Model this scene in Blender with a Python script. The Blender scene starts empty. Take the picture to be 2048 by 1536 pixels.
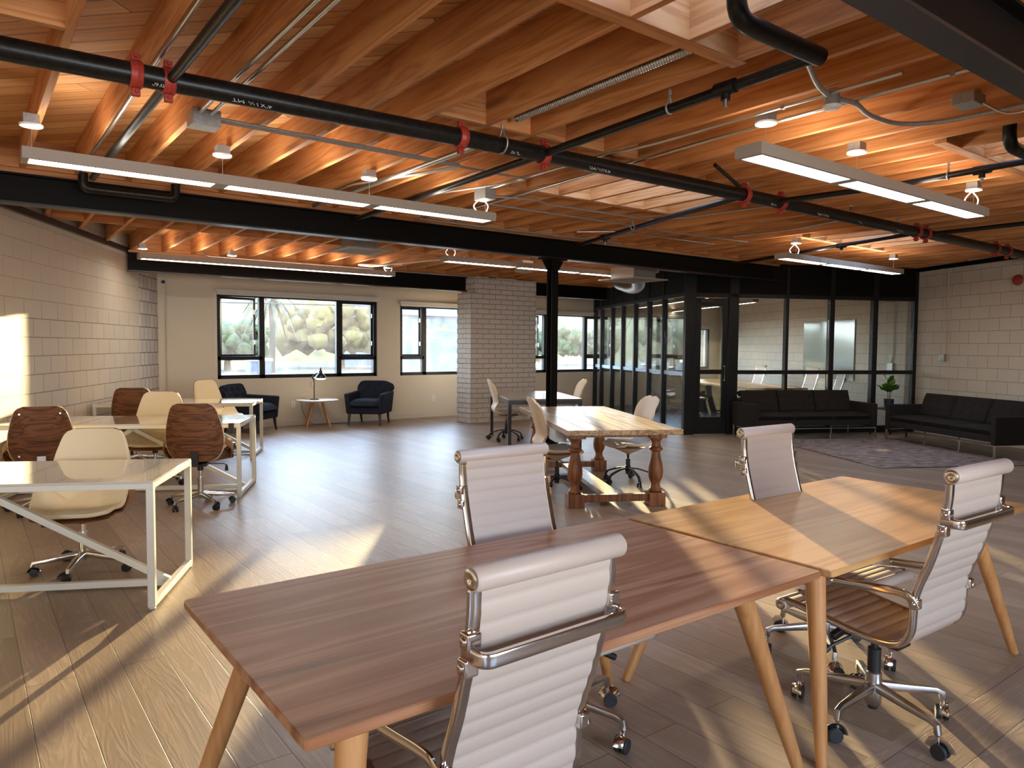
import bpy, bmesh, math, random
from mathutils import Vector, Matrix, Euler
R = math.radians
PI = math.pi
rnd = random.Random(7)
scn = bpy.context.scene
COL = scn.collection

# ------------------------------------------------------------------ camera
H = 1.52
TH = R(37.0)
pitch, roll, FPX = 0.05148, 0.007376, 1461.3
def camw(v):
    x, y, z = v
    return Vector((x*math.cos(TH)+y*math.sin(TH), -x*math.sin(TH)+y*math.cos(TH), z))
cp, sp = math.cos(pitch), math.sin(pitch)
cr_, sr_ = math.cos(roll), math.sin(roll)
r0 = Vector((1, 0, 0)); f0 = Vector((0, cp, -sp)); u0 = Vector((0, sp, cp))
right = camw(r0*cr_ + u0*sr_); up = camw(u0*cr_ - r0*sr_); fwd = camw(f0)
cd = bpy.data.cameras.new('camera'); cam = bpy.data.objects.new('camera', cd); COL.objects.link(cam)
cam.matrix_world = Matrix(((right.x, up.x, -fwd.x, 0), (right.y, up.y, -fwd.y, 0), (right.z, up.z, -fwd.z, H), (0, 0, 0, 1)))
cd.sensor_width = 36.0
cd.lens = 36.0*FPX/2048.0
cd.clip_start = 0.05; cd.clip_end = 2000
scn.camera = cam

# slanted frame of the side walls (26.9 degrees off the beams)
CA = R(26.9)
E1 = Vector((math.sin(CA), math.cos(CA), 0)); E2 = Vector((math.cos(CA), -math.sin(CA), 0))
def C(a, b, z=0.0): return E1*a + E2*b + Vector((0, 0, z))
CROT = -CA

# ------------------------------------------------------------------ materials
def new_mat(name):
    m = bpy.data.materials.new(name); m.use_nodes = True
    nt = m.node_tree
    b = nt.nodes['Principled BSDF']
    return m, nt, b
def N(nt, typ, **kw):
    n = nt.nodes.new(typ)
    for k, v in kw.items():
        if k.startswith('i_'):
            key = k[2:]
            key = int(key) if key.isdigit() else key.replace('_', ' ')
            n.inputs[key].default_value = v
        else: setattr(n, k, v)
    return n
def ramp(nt, fac, stops):
    n = nt.nodes.new('ShaderNodeValToRGB')
    e = n.color_ramp.elements
    while len(e) > 1: e.remove(e[-1])
    e[0].position = stops[0][0]; e[0].color = (*stops[0][1], 1)
    for p, c in stops[1:]:
        k = e.new(p); k.color = (*c, 1)
    if fac is not None: nt.links.new(fac, n.inputs['Fac'])
    return n
def coords(nt, scale=(1, 1, 1), rand=True, rot=(0, 0, 0), kind='Object'):
    tc = N(nt, 'ShaderNodeTexCoord')
    mp = N(nt, 'ShaderNodeMapping'); mp.inputs['Scale'].default_value = scale; mp.inputs['Rotation'].default_value = rot
    src = tc.outputs[kind]
    if rand:
        oi = N(nt, 'ShaderNodeObjectInfo')
        mul = N(nt, 'ShaderNodeMath', operation='MULTIPLY'); mul.inputs[1].default_value = 37.0
        nt.links.new(oi.outputs['Random'], mul.inputs[0])
        add = N(nt, 'ShaderNodeVectorMath', operation='ADD')
        nt.links.new(src, add.inputs[0]); nt.links.new(mul.outputs[0], add.inputs[1]); src = add.outputs[0]
    nt.links.new(src, mp.inputs['Vector'])
    return mp.outputs['Vector']
def plain(name, col, rough=0.5, metal=0.0, bump=0.0, bscale=60.0, spec=None, coat=0.0, var=0.0, sheen=0.0):
    m, nt, b = new_mat(name)
    b.inputs['Base Color'].default_value = (*col, 1); b.inputs['Roughness'].default_value = rough; b.inputs['Metallic'].default_value = metal
    if spec is not None: b.inputs['Specular IOR Level'].default_value = spec
    if coat: b.inputs['Coat Weight'].default_value = coat; b.inputs['Coat Roughness'].default_value = 0.15
    if sheen: b.inputs['Sheen Weight'].default_value = sheen
    v = coords(nt)
    no = N(nt, 'ShaderNodeTexNoise', i_Scale=bscale, i_Detail=4.0); nt.links.new(v, no.inputs['Vector'])
    if var:
        lo = tuple(max(0, c*(1-var)) for c in col); hi = tuple(min(1, c*(1+var)) for c in col)
        r = ramp(nt, no.outputs['Fac'], [(0.3, lo), (0.7, hi)]); nt.links.new(r.outputs[0], b.inputs['Base Color'])
    if bump:
        bu = N(nt, 'ShaderNodeBump', i_Strength=bump, i_Distance=0.004); nt.links.new(no.outputs['Fac'], bu.inputs['Height']); nt.links.new(bu.outputs[0], b.inputs['Normal'])
    return m
def wood(name, c_lo, c_mid, c_hi, axis='y', scale=1.0, rough=0.6, bump=0.15, knots=True, coat=0.0, contrast=1.0, streak=None):
    """grain runs along axis; rings warp around it"""
    m, nt, b = new_mat(name)
    s = {'x': (0.35, 6, 6), 'y': (6, 0.35, 6), 'z': (6, 6, 0.35)}[axis]
    v = coords(nt, tuple(k*scale for k in s))
    n1 = N(nt, 'ShaderNodeTexNoise', i_Scale=1.6, i_Detail=3.0, i_Distortion=0.6); nt.links.new(v, n1.inputs['Vector'])
    mul = N(nt, 'ShaderNodeMath', operation='MULTIPLY'); mul.inputs[1].default_value = 34.0; nt.links.new(n1.outputs['Fac'], mul.inputs[0])
    sn = N(nt, 'ShaderNodeMath', operation='SINE'); nt.links.new(mul.outputs[0], sn.inputs[0])
    mr = N(nt, 'ShaderNodeMapRange'); mr.inputs['From Min'].default_value = -1; nt.links.new(sn.outputs[0], mr.inputs['Value'])
    pw = N(nt, 'ShaderNodeMath', operation='POWER'); pw.inputs[1].default_value = 0.45; nt.links.new(mr.outputs[0], pw.inputs[0]); mr = pw
    fs = {'x': (1.2, 60, 60), 'y': (60, 1.2, 60), 'z': (60, 60, 1.2)}[axis]
    v2 = coords(nt, tuple(k*scale for k in fs))
    n2 = N(nt, 'ShaderNodeTexNoise', i_Scale=2.0, i_Detail=4.0, i_Roughness=0.7); nt.links.new(v2, n2.inputs['Vector'])
    mix = N(nt, 'ShaderNodeMix'); mix.inputs['Factor'].default_value = 0.45
    nt.links.new(mr.outputs[0], mix.inputs['A']); nt.links.new(n2.outputs['Fac'], mix.inputs['B'])
    d = 0.5/contrast
    r = ramp(nt, mix.outputs[0], [(0.58-d*0.75, c_lo), (0.58, c_mid), (min(1, 0.58+d*0.55), c_hi)])
    out = r.outputs[0]
    if knots:
        v3 = coords(nt, {'x': (1.1, 7, 7), 'y': (7, 1.1, 7), 'z': (7, 7, 1.1)}[axis])
        vo = N(nt, 'ShaderNodeTexVoronoi', i_Scale=0.8); nt.links.new(v3, vo.inputs['Vector'])
        kr = ramp(nt, vo.outputs['Distance'], [(0.0, (0.25, 0.2, 0.18)), (0.10, (0.55, 0.5, 0.45)), (0.2, (1, 1, 1))])
        mm = N(nt, 'ShaderNodeMix', data_type='RGBA', blend_type='MULTIPLY'); mm.inputs[0].default_value = 0.8
        nt.links.new(out, mm.inputs['A']); nt.links.new(kr.outputs[0], mm.inputs['B']); out = mm.outputs['Result']
    # each timber its own tone
    oi = N(nt, 'ShaderNodeObjectInfo')
    hv = N(nt, 'ShaderNodeHueSaturation'); vr = N(nt, 'ShaderNodeMapRange'); vr.inputs['To Min'].default_value = 0.86; vr.inputs['To Max'].default_value = 1.14
    nt.links.new(oi.outputs['Random'], vr.inputs['Value']); nt.links.new(vr.outputs[0], hv.inputs['Value']); nt.links.new(out, hv.inputs['Color'])
    nt.links.new(hv.outputs[0], b.inputs['Base Color'])
    b.inputs['Roughness'].default_value = rough
    if coat: b.inputs['Coat Weight'].default_value = coat; b.inputs['Coat Roughness'].default_value = 0.25
    bu = N(nt, 'ShaderNodeBump', i_Strength=bump, i_Distance=0.002); nt.links.new(mix.outputs[0], bu.inputs['Height']); nt.links.new(bu.outputs[0], b.inputs['Normal'])
    return m
def emis(name, col, s):
    m = bpy.data.materials.new(name); m.use_nodes = True; nt = m.node_tree; nt.nodes.clear()
    e = nt.nodes.new('ShaderNodeEmission'); o = nt.nodes.new('ShaderNodeOutputMaterial')
    e.inputs[0].default_value = (*col, 1); e.inputs[1].default_value = s; nt.links.new(e.outputs[0], o.inputs[0]); return m

M = {}
LAMP, UPL = 14.0, 11.0
M['joist'] = wood('fir_joist', (0.43, 0.160, 0.046), (0.55, 0.228, 0.070), (0.63, 0.30, 0.11), 'y', 1.0, 0.62, 0.2)
M['deckx'] = None
M['steel'] = plain('black_painted_steel', (0.006, 0.005, 0.004), 0.55, 0.0, 0.08, 40, spec=0.12)
M['steel_edge'] = plain('lightened_black_steel', (0.020, 0.019, 0.018), 0.30, spec=0.4)  # black steel lightened in colour, for light caught on the lower flanges
M['darkframe'] = plain('dark_bronze_frame', (0.008, 0.009, 0.010), 0.4, spec=0.35)
M['pipe'] = plain('black_iron_pipe', (0.009, 0.008, 0.007), 0.34, 0.0, 0.15, 35, var=0.5, spec=0.3)
M['red'] = plain('red_coupling_paint', (0.36, 0.035, 0.02), 0.45, 0, 0.1, 90, var=0.2)
M['galv'] = plain('galvanised_conduit', (0.62, 0.61, 0.58), 0.28, 1.0, 0.03, 80)
M['flex'] = plain('flexible_metal_conduit', (0.50, 0.50, 0.47), 0.35, 1.0)
M['greybox'] = plain('galvanised_box', (0.42, 0.42, 0.40), 0.5, 0.7, 0.1, 50, var=0.12)
M['white'] = plain('white_enamel', (0.78, 0.76, 0.72), 0.45)
M['whitecable'] = plain('white_cable', (0.85, 0.84, 0.80), 0.5)
M['fixture'] = plain('pendant_housing_grey', (0.36, 0.31, 0.25), 0.5)
M['chrome'] = plain('polished_aluminium', (0.72, 0.69, 0.67), 0.13, 1.0)
M['satin'] = plain('satin_aluminium', (0.55, 0.53, 0.51), 0.3, 1.0, 0.03, 80)
M['blackplastic'] = plain('black_plastic', (0.015, 0.015, 0.016), 0.42)
M['rubber'] = plain('caster_rubber', (0.02, 0.02, 0.022), 0.6)
M['leather'] = plain('white_ribbed_leather', (0.51, 0.415, 0.35), 0.42, 0, 0.10, 260)
M['cream'] = plain('cream_leatherette', (0.78, 0.65, 0.43), 0.45, 0, 0.1, 220)
M['walnut'] = wood('walnut_veneer', (0.07, 0.022, 0.008), (0.165, 0.06, 0.022), (0.26, 0.105, 0.042), 'x', 1.6, 0.38, 0.05, False, 0.3)
M['plyedge'] = plain('bent_ply_edge', (0.34, 0.16, 0.06), 0.5, var=0.2, bscale=30)
M['oak'] = wood('oak_table_top', (0.29, 0.105, 0.042), (0.365, 0.145, 0.060), (0.52, 0.275, 0.155), 'x', 0.8, 0.36, 0.25, True, 0.2, 0.9)
M['oakleg'] = wood('oak_table_leg', (0.42, 0.18, 0.055), (0.49, 0.225, 0.075), (0.56, 0.285, 0.11), 'z', 1.0, 0.42, 0.05, False, 0.2, 0.7)
M['honey'] = wood('honey_oak_top', (0.44, 0.215, 0.070), (0.53, 0.275, 0.095), (0.60, 0.34, 0.135), 'x', 0.55, 0.30, 0.05, False, 0.35, 1.0)
M['turned'] = wood('turned_pine', (0.12, 0.040, 0.011), (0.23, 0.083, 0.025), (0.32, 0.13, 0.045), 'z', 1.0, 0.5, 0.08, False, 0.15)
M['plank'] = wood('worn_plank_top', (0.17, 0.09, 0.035), (0.38, 0.215, 0.085), (0.52, 0.33, 0.15), 'y', 1.2, 0.30, 0.12, True, 0.3)
M['darktop'] = plain('taupe_laminate', (0.20, 0.165, 0.14), 0.22, coat=0.4, var=0.1, bscale=8)
M['tablesteel'] = plain('dark_table_steel', (0.022, 0.018, 0.015), 0.38)
M['desktop'] = plain('white_lacquer_top', (0.66, 0.61, 0.51), 0.12, coat=1.0, var=0.04, bscale=6)
for _n in M['desktop'].node_tree.nodes:
    if _n.type == 'BSDF_PRINCIPLED': _n.inputs['Coat IOR'].default_value = 2.0; _n.inputs['Coat Roughness'].default_value = 0.03
M['deskframe'] = plain('cream_desk_steel', (0.74, 0.72, 0.62), 0.36)
M['navy'] = plain('navy_upholstery', (0.014, 0.017, 0.030), 0.9, 0, 0.3, 500, var=0.2, spec=0.25)
M['sofa'] = plain('charcoal_sofa_fabric', (0.021, 0.017, 0.015), 0.95, 0, 0.35, 420, var=0.3, spec=0.2)
M['blackwood'] = plain('black_wood_leg', (0.015, 0.012, 0.010), 0.4)
M['beige'] = plain('beige_shell_plastic', (0.66, 0.52, 0.36), 0.5, 0, 0.05, 200)
M['beigepad'] = plain('grey_seat_pad', (0.52, 0.50, 0.45), 0.7, 0, 0.2, 300)
M['leaf'] = plain('fig_leaf_green', (0.07, 0.17, 0.02), 0.4, 0, 0.1, 40, var=0.3)
M['stem'] = plain('plant_stem', (0.11, 0.08, 0.03), 0.7)
M['pot'] = plain('dark_plant_pot', (0.015, 0.02, 0.028), 0.5)
M['soil'] = plain('potting_soil', (0.03, 0.02, 0.014), 0.9, 0, 0.6, 60)
M['lampblack'] = plain('black_lamp_metal', (0.012, 0.018, 0.018), 0.28)
M['lampglow'] = emis('warm_bulb_glow', (1.0, 0.86, 0.55), 9.0)
M['diffuser'] = emis('led_diffuser', (1.0, 0.93, 0.80), LAMP)
M['uplight'] = emis('led_uplight', (1.0, 0.90, 0.78), UPL)
M['board'] = plain('glass_marker_board', (0.30, 0.33, 0.29), 0.08, coat=0.8)
M['carpet'] = plain('dark_blue_carpet', (0.022, 0.030, 0.045), 0.95, 0, 0.6, 250, var=0.35)
M['bluetape'] = plain('pale_blue_film', (0.42, 0.56, 0.78), 0.5, var=0.25, bscale=40)
M['blind'] = plain('white_roller_blind', (0.62, 0.58, 0.52), 0.7)
M['base'] = plain('cream_painted_baseboard', (0.58, 0.52, 0.44), 0.5)
M['duct'] = plain('spiral_duct_metal', (0.60, 0.62, 0.62), 0.35, 0.9)
M['mesh_rug'] = None

# glass with a thin film of dust, no ray tricks
def glass(name, dust=0.05, tint=(0.95, 0.98, 0.97), rough=0.0, spec=0.10):
    m = bpy.data.materials.new(name); m.use_nodes = True; nt = m.node_tree; nt.nodes.clear()
    o = nt.nodes.new('ShaderNodeOutputMaterial')
    tr = nt.nodes.new('ShaderNodeBsdfTransparent'); tr.inputs[0].default_value = (*tint, 1)
    gl = nt.nodes.new('ShaderNodeBsdfGlossy'); gl.inputs['Roughness'].default_value = rough
    lw = nt.nodes.new('ShaderNodeLayerWeight'); lw.inputs[0].default_value = 0.25
    mr = N(nt, 'ShaderNodeMapRange'); mr.inputs['To Min'].default_value = spec*0.4; mr.inputs['To Max'].default_value = 0.8; nt.links.new(lw.outputs['Fresnel'], mr.inputs['Value'])
    mx = nt.nodes.new('ShaderNodeMixShader'); nt.links.new(mr.outputs[0], mx.inputs[0]); nt.links.new(tr.outputs[0], mx.inputs[1]); nt.links.new(gl.outputs[0], mx.inputs[2])
    out = mx.outputs[0]
    if dust:
        tl = nt.nodes.new('ShaderNodeBsdfTranslucent'); tl.inputs[0].default_value = (0.9, 0.9, 0.88, 1)
        v = coords(nt, (1, 1, 1)); no = N(nt, 'ShaderNodeTexNoise', i_Scale=2.2, i_Detail=8.0, i_Roughness=0.7); nt.links.new(v, no.inputs['Vector'])
        r = N(nt, 'ShaderNodeMapRange'); r.inputs['From Min'].default_value = 0.35; r.inputs['From Max'].default_value = 0.75; r.inputs['To Min'].default_value = dust*0.3; r.inputs['To Max'].default_value = dust*2
        nt.links.new(no.outputs['Fac'], r.inputs['Value'])
        m2 = nt.nodes.new('ShaderNodeMixShader'); nt.links.new(r.outputs[0], m2.inputs[0]); nt.links.new(out, m2.inputs[1]); nt.links.new(tl.outputs[0], m2.inputs[2]); out = m2.outputs[0]
    nt.links.new(out, o.inputs[0]); return m
M['glass'] = glass('dusty_window_glass', 0.022)
M['pglass'] = glass('clear_partition_glass', 0.008, (0.93, 0.96, 0.95), 0.0, 0.15)

def floor_mat():
    m, nt, b = new_mat('oak_plank_floor')
    tc = N(nt, 'ShaderNodeTexCoord')
    mp = N(nt, 'ShaderNodeMapping'); mp.inputs['Rotation'].default_value = (0, 0, R(90)); nt.links.new(tc.outputs['Object'], mp.inputs['Vector'])
    mp2 = N(nt, 'ShaderNodeMapping'); mp2.inputs['Location'].default_value = (0.3, 0.07, 0); nt.links.new(tc.outputs['Object'], mp2.inputs['Vector'])
    # boards run along y; one border course along x near the camera
    sx = N(nt, 'ShaderNodeSeparateXYZ'); nt.links.new(tc.outputs['Object'], sx.inputs[0])
    lt = N(nt, 'ShaderNodeMath', operation='LESS_THAN'); lt.inputs[1].default_value = 1.31; nt.links.new(sx.outputs['Y'], lt.inputs[0])
    mv = N(nt, 'ShaderNodeMix', data_type='VECTOR'); nt.links.new(lt.outputs[0], mv.inputs[0])
    nt.links.new(mp.outputs[0], mv.inputs['A']); nt.links.new(mp2.outputs[0], mv.inputs['B'])
    br = N(nt, 'ShaderNodeTexBrick', i_Scale=1.0, offset=0.37, offset_frequency=2)
    br.inputs['Brick Width'].default_value = 1.9; br.inputs['Row Height'].default_value = 0.19; br.inputs['Mortar Size'].default_value = 0.0022; br.inputs['Mortar Smooth'].default_value = 0.1
    br.inputs['Color1'].default_value = (0, 0, 0, 1); br.inputs['Color2'].default_value = (1, 1, 1, 1); br.inputs['Mortar'].default_value = (0.5, 0.5, 0.5, 1)
    nt.links.new(mv.outputs['Result'], br.inputs['Vector'])
    # per board tone
    tone = ramp(nt, br.outputs['Color'], [(0.0, (0.26, 0.185, 0.127)), (0.5, (0.31, 0.225, 0.158)), (1.0, (0.36, 0.27, 0.195))])
    # grain: stretched noise shifted by board
    add = N(nt, 'ShaderNodeVectorMath', operation='MULTIPLY_ADD'); nt.links.new(br.outputs['Color'], add.inputs[0]); add.inputs[1].default_value = (7, 13, 5); nt.links.new(mv.outputs['Result'], add.inputs[2])
    g = N(nt, 'ShaderNodeMapping'); g.inputs['Scale'].default_value = (0.5, 5.0, 1); nt.links.new(add.outputs[0], g.inputs['Vector'])
    n1 = N(nt, 'ShaderNodeTexNoise', i_Scale=2.0, i_Detail=3.0, i_Distortion=1.2); nt.links.new(g.outputs[0], n1.inputs['Vector'])
    mul = N(nt, 'ShaderNodeMath', operation='MULTIPLY'); mul.inputs[1].default_value = 40.0; nt.links.new(n1.outputs['Fac'], mul.inputs[0])
    sn = N(nt, 'ShaderNodeMath', operation='SINE'); nt.links.new(mul.outputs[0], sn.inputs[0])
    g2 = N(nt, 'ShaderNodeMapping'); g2.inputs['Scale'].default_value = (3, 120, 1); nt.links.new(add.outputs[0], g2.inputs['Vector'])
    n2 = N(nt, 'ShaderNodeTexNoise', i_Scale=1.0, i_Detail=3.0); nt.links.new(g2.outputs[0], n2.inputs['Vector'])
    mr = N(nt, 'ShaderNodeMath', operation='MULTIPLY'); nt.links.new(sn.outputs[0], mr.inputs[0]); nt.links.new(n2.outputs['Fac'], mr.inputs[1])
    gr = ramp(nt, mr.outputs[0], [(0.0, (0.93, 0.93, 0.93)), (0.35, (1.0, 1.0, 1.0)), (0.6, (1.22, 1.2, 1.16))])
    mm = N(nt, 'ShaderNodeMix', data_type='RGBA', blend_type='MULTIPLY'); mm.inputs[0].default_value = 0.9
    nt.links.new(tone.outputs[0], mm.inputs['A']); nt.links.new(gr.outputs[0], mm.inputs['B'])
    ms = N(nt, 'ShaderNodeMix', data_type='RGBA', blend_type='MIX'); nt.links.new(br.outputs['Fac'], ms.inputs[0]); nt.links.new(mm.outputs['Result'], ms.inputs['A']); ms.inputs['B'].default_value = (0.10, 0.065, 0.04, 1)
    nt.links.new(ms.outputs['Result'], b.inputs['Base Color'])
    b.inputs['Roughness'].default_value = 0.40
    b.inputs['Specular IOR Level'].default_value = 0.6
    bu = N(nt, 'ShaderNodeBump', i_Strength=0.12, i_Distance=0.002); nt.links.new(mr.outputs[0], bu.inputs['Height'])
    bu2 = N(nt, 'ShaderNodeBump', i_Strength=0.5, i_Distance=0.002, invert=True); nt.links.new(br.outputs['Fac'], bu2.inputs['Height']); nt.links.new(bu.outputs[0], bu2.inputs['Normal'])
    nt.links.new(bu2.outputs[0], b.inputs['Normal'])
    return m
M['floor'] = floor_mat()
def deck_mat():
    m, nt, b = new_mat('diagonal_roof_boards')
    tc = N(nt, 'ShaderNodeTexCoord')
    mp = N(nt, 'ShaderNodeMapping'); mp.inputs['Rotation'].default_value = (0, 0, R(46.5)); nt.links.new(tc.outputs['Object'], mp.inputs['Vector'])
    br = N(nt, 'ShaderNodeTexBrick', i_Scale=1.0, offset=0.41)
    br.inputs['Brick Width'].default_value = 2.6; br.inputs['Row Height'].default_value = 0.146; br.inputs['Mortar Size'].default_value = 0.003
    br.inputs['Color1'].default_value = (0, 0, 0, 1); br.inputs['Color2'].default_value = (1, 1, 1, 1); br.inputs['Mortar'].default_value = (0, 0, 0, 1)
    nt.links.new(mp.outputs[0], br.inputs['Vector'])
    tone = ramp(nt, br.outputs['Color'], [(0.0, (0.52, 0.24, 0.08)), (0.6, (0.66, 0.34, 0.13)), (1.0, (0.78, 0.46, 0.21))])
    g = N(nt, 'ShaderNodeMapping'); g.inputs['Scale'].default_value = (1.0, 22, 1); nt.links.new(mp.outputs[0], g.inputs['Vector'])
    n2 = N(nt, 'ShaderNodeTexNoise', i_Scale=1.5, i_Detail=5.0, i_Distortion=0.4); nt.links.new(g.outputs[0], n2.inputs['Vector'])
    gr = ramp(nt, n2.outputs['Fac'], [(0.3, (0.72, 0.68, 0.62)), (0.6, (1, 1, 1))])
    mm = N(nt, 'ShaderNodeMix', data_type='RGBA', blend_type='MULTIPLY'); mm.inputs[0].default_value = 0.8
    nt.links.new(tone.outputs[0], mm.inputs['A']); nt.links.new(gr.outputs[0], mm.inputs['B'])
    ms = N(nt, 'ShaderNodeMix', data_type='RGBA'); nt.links.new(br.outputs['Fac'], ms.inputs[0]); nt.links.new(mm.outputs['Result'], ms.inputs['A']); ms.inputs['B'].default_value = (0.06, 0.03, 0.015, 1)
    nt.links.new(ms.outputs['Result'], b.inputs['Base Color']); b.inputs['Roughness'].default_value = 0.7
    return m
M['deck'] = deck_mat()
def block_mat(name, w, h, mortar, msize, col, pit=0.35, jb=0.6, upper=None, colvar=0.03, off=0.5, dz=0.0, rough=0.62):
    """painted masonry; texture plane is local x (along) and z (up)"""
    m, nt, b = new_mat(name)
    tc = N(nt, 'ShaderNodeTexCoord'); sx = N(nt, 'ShaderNodeSeparateXYZ'); nt.links.new(tc.outputs['Object'], sx.inputs[0])
    ad = N(nt, 'ShaderNodeMath', operation='ADD'); nt.links.new(sx.outputs['X'], ad.inputs[0]); nt.links.new(sx.outputs['Y'], ad.inputs[1])
    az = N(nt, 'ShaderNodeMath', operation='ADD'); nt.links.new(sx.outputs['Z'], az.inputs[0]); az.inputs[1].default_value = dz
    cx = N(nt, 'ShaderNodeCombineXYZ'); nt.links.new(ad.outputs[0], cx.inputs[0]); nt.links.new(az.outputs[0], cx.inputs[1])
    br = N(nt, 'ShaderNodeTexBrick', i_Scale=1.0, offset=off)
    br.inputs['Brick Width'].default_value = w; br.inputs['Row Height'].default_value = h; br.inputs['Mortar Size'].default_value = msize; br.inputs['Mortar Smooth'].default_value = 0.3
    nt.links.new(cx.outputs[0], br.inputs['Vector'])
    lo = tuple(c*(1-colvar) for c in col); hi = tuple(min(1, c*(1+colvar)) for c in col)
    br.inputs['Color1'].default_value = (*lo, 1); br.inputs['Color2'].default_value = (*hi, 1)
    br.inputs['Mortar'].default_value = (*mortar, 1)
    out = br.outputs['Color']
    if upper is not None:   # joints painted over above this height
        gt = N(nt, 'ShaderNodeMapRange'); gt.inputs['From Min'].default_value = upper-0.08; gt.inputs['From Max'].default_value = upper+0.08
        gt.inputs['To Max'].default_value = 0.65
        nt.links.new(sx.outputs['Z'], gt.inputs['Value'])
        mx = N(nt, 'ShaderNodeMix', data_type='RGBA'); nt.links.new(gt.outputs[0], mx.inputs[0]); nt.links.new(out, mx.inputs['A']); mx.inputs['B'].default_value = (*col, 1); out = mx.outputs['Result']
    nt.links.new(out, b.inputs['Base Color']); b.inputs['Roughness'].default_value = rough
    n2 = N(nt, 'ShaderNodeTexNoise', i_Scale=70.0, i_Detail=5.0); nt.links.new(tc.outputs['Object'], n2.inputs['Vector'])
    bu = N(nt, 'ShaderNodeBump', i_Strength=pit, i_Distance=0.004); nt.links.new(n2.outputs['Fac'], bu.inputs['Height'])
    bu2 = N(nt, 'ShaderNodeBump', i_Strength=jb, i_Distance=0.006, invert=True); nt.links.new(br.outputs['Fac'], bu2.inputs['Height']); nt.links.new(bu.outputs[0], bu2.inputs['Normal'])
    nt.links.new(bu2.outputs[0], b.inputs['Normal'])
    return m
M['blockL'] = block_mat('painted_block_left', 0.406, 0.2032, (0.27, 0.22, 0.17), 0.0055, (0.64, 0.565, 0.455), upper=1.95, dz=0.045)
M['blockR'] = block_mat('painted_block_right', 0.406, 0.2032, (0.30, 0.25, 0.20), 0.004, (0.66, 0.59, 0.50), pit=0.15, dz=0.0)
M['rough'] = block_mat('rough_split_block', 0.203, 0.2032, (0.22, 0.18, 0.14), 0.009, (0.60, 0.55, 0.50), pit=1.0, jb=1.0, colvar=0.12, dz=0.045)
M['brick'] = block_mat('white_painted_brick', 0.29, 0.098, (0.36, 0.31, 0.27), 0.008, (0.62, 0.565, 0.51), pit=0.25, jb=0.9)
M['plaster'] = plain('cream_plaster', (0.63, 0.545, 0.425), 0.6, 0, 0.06, 30, var=0.02)
M['plaster_cool'] = plain('white_plaster', (0.62, 0.62, 0.62), 0.6, 0, 0.06, 30)

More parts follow.
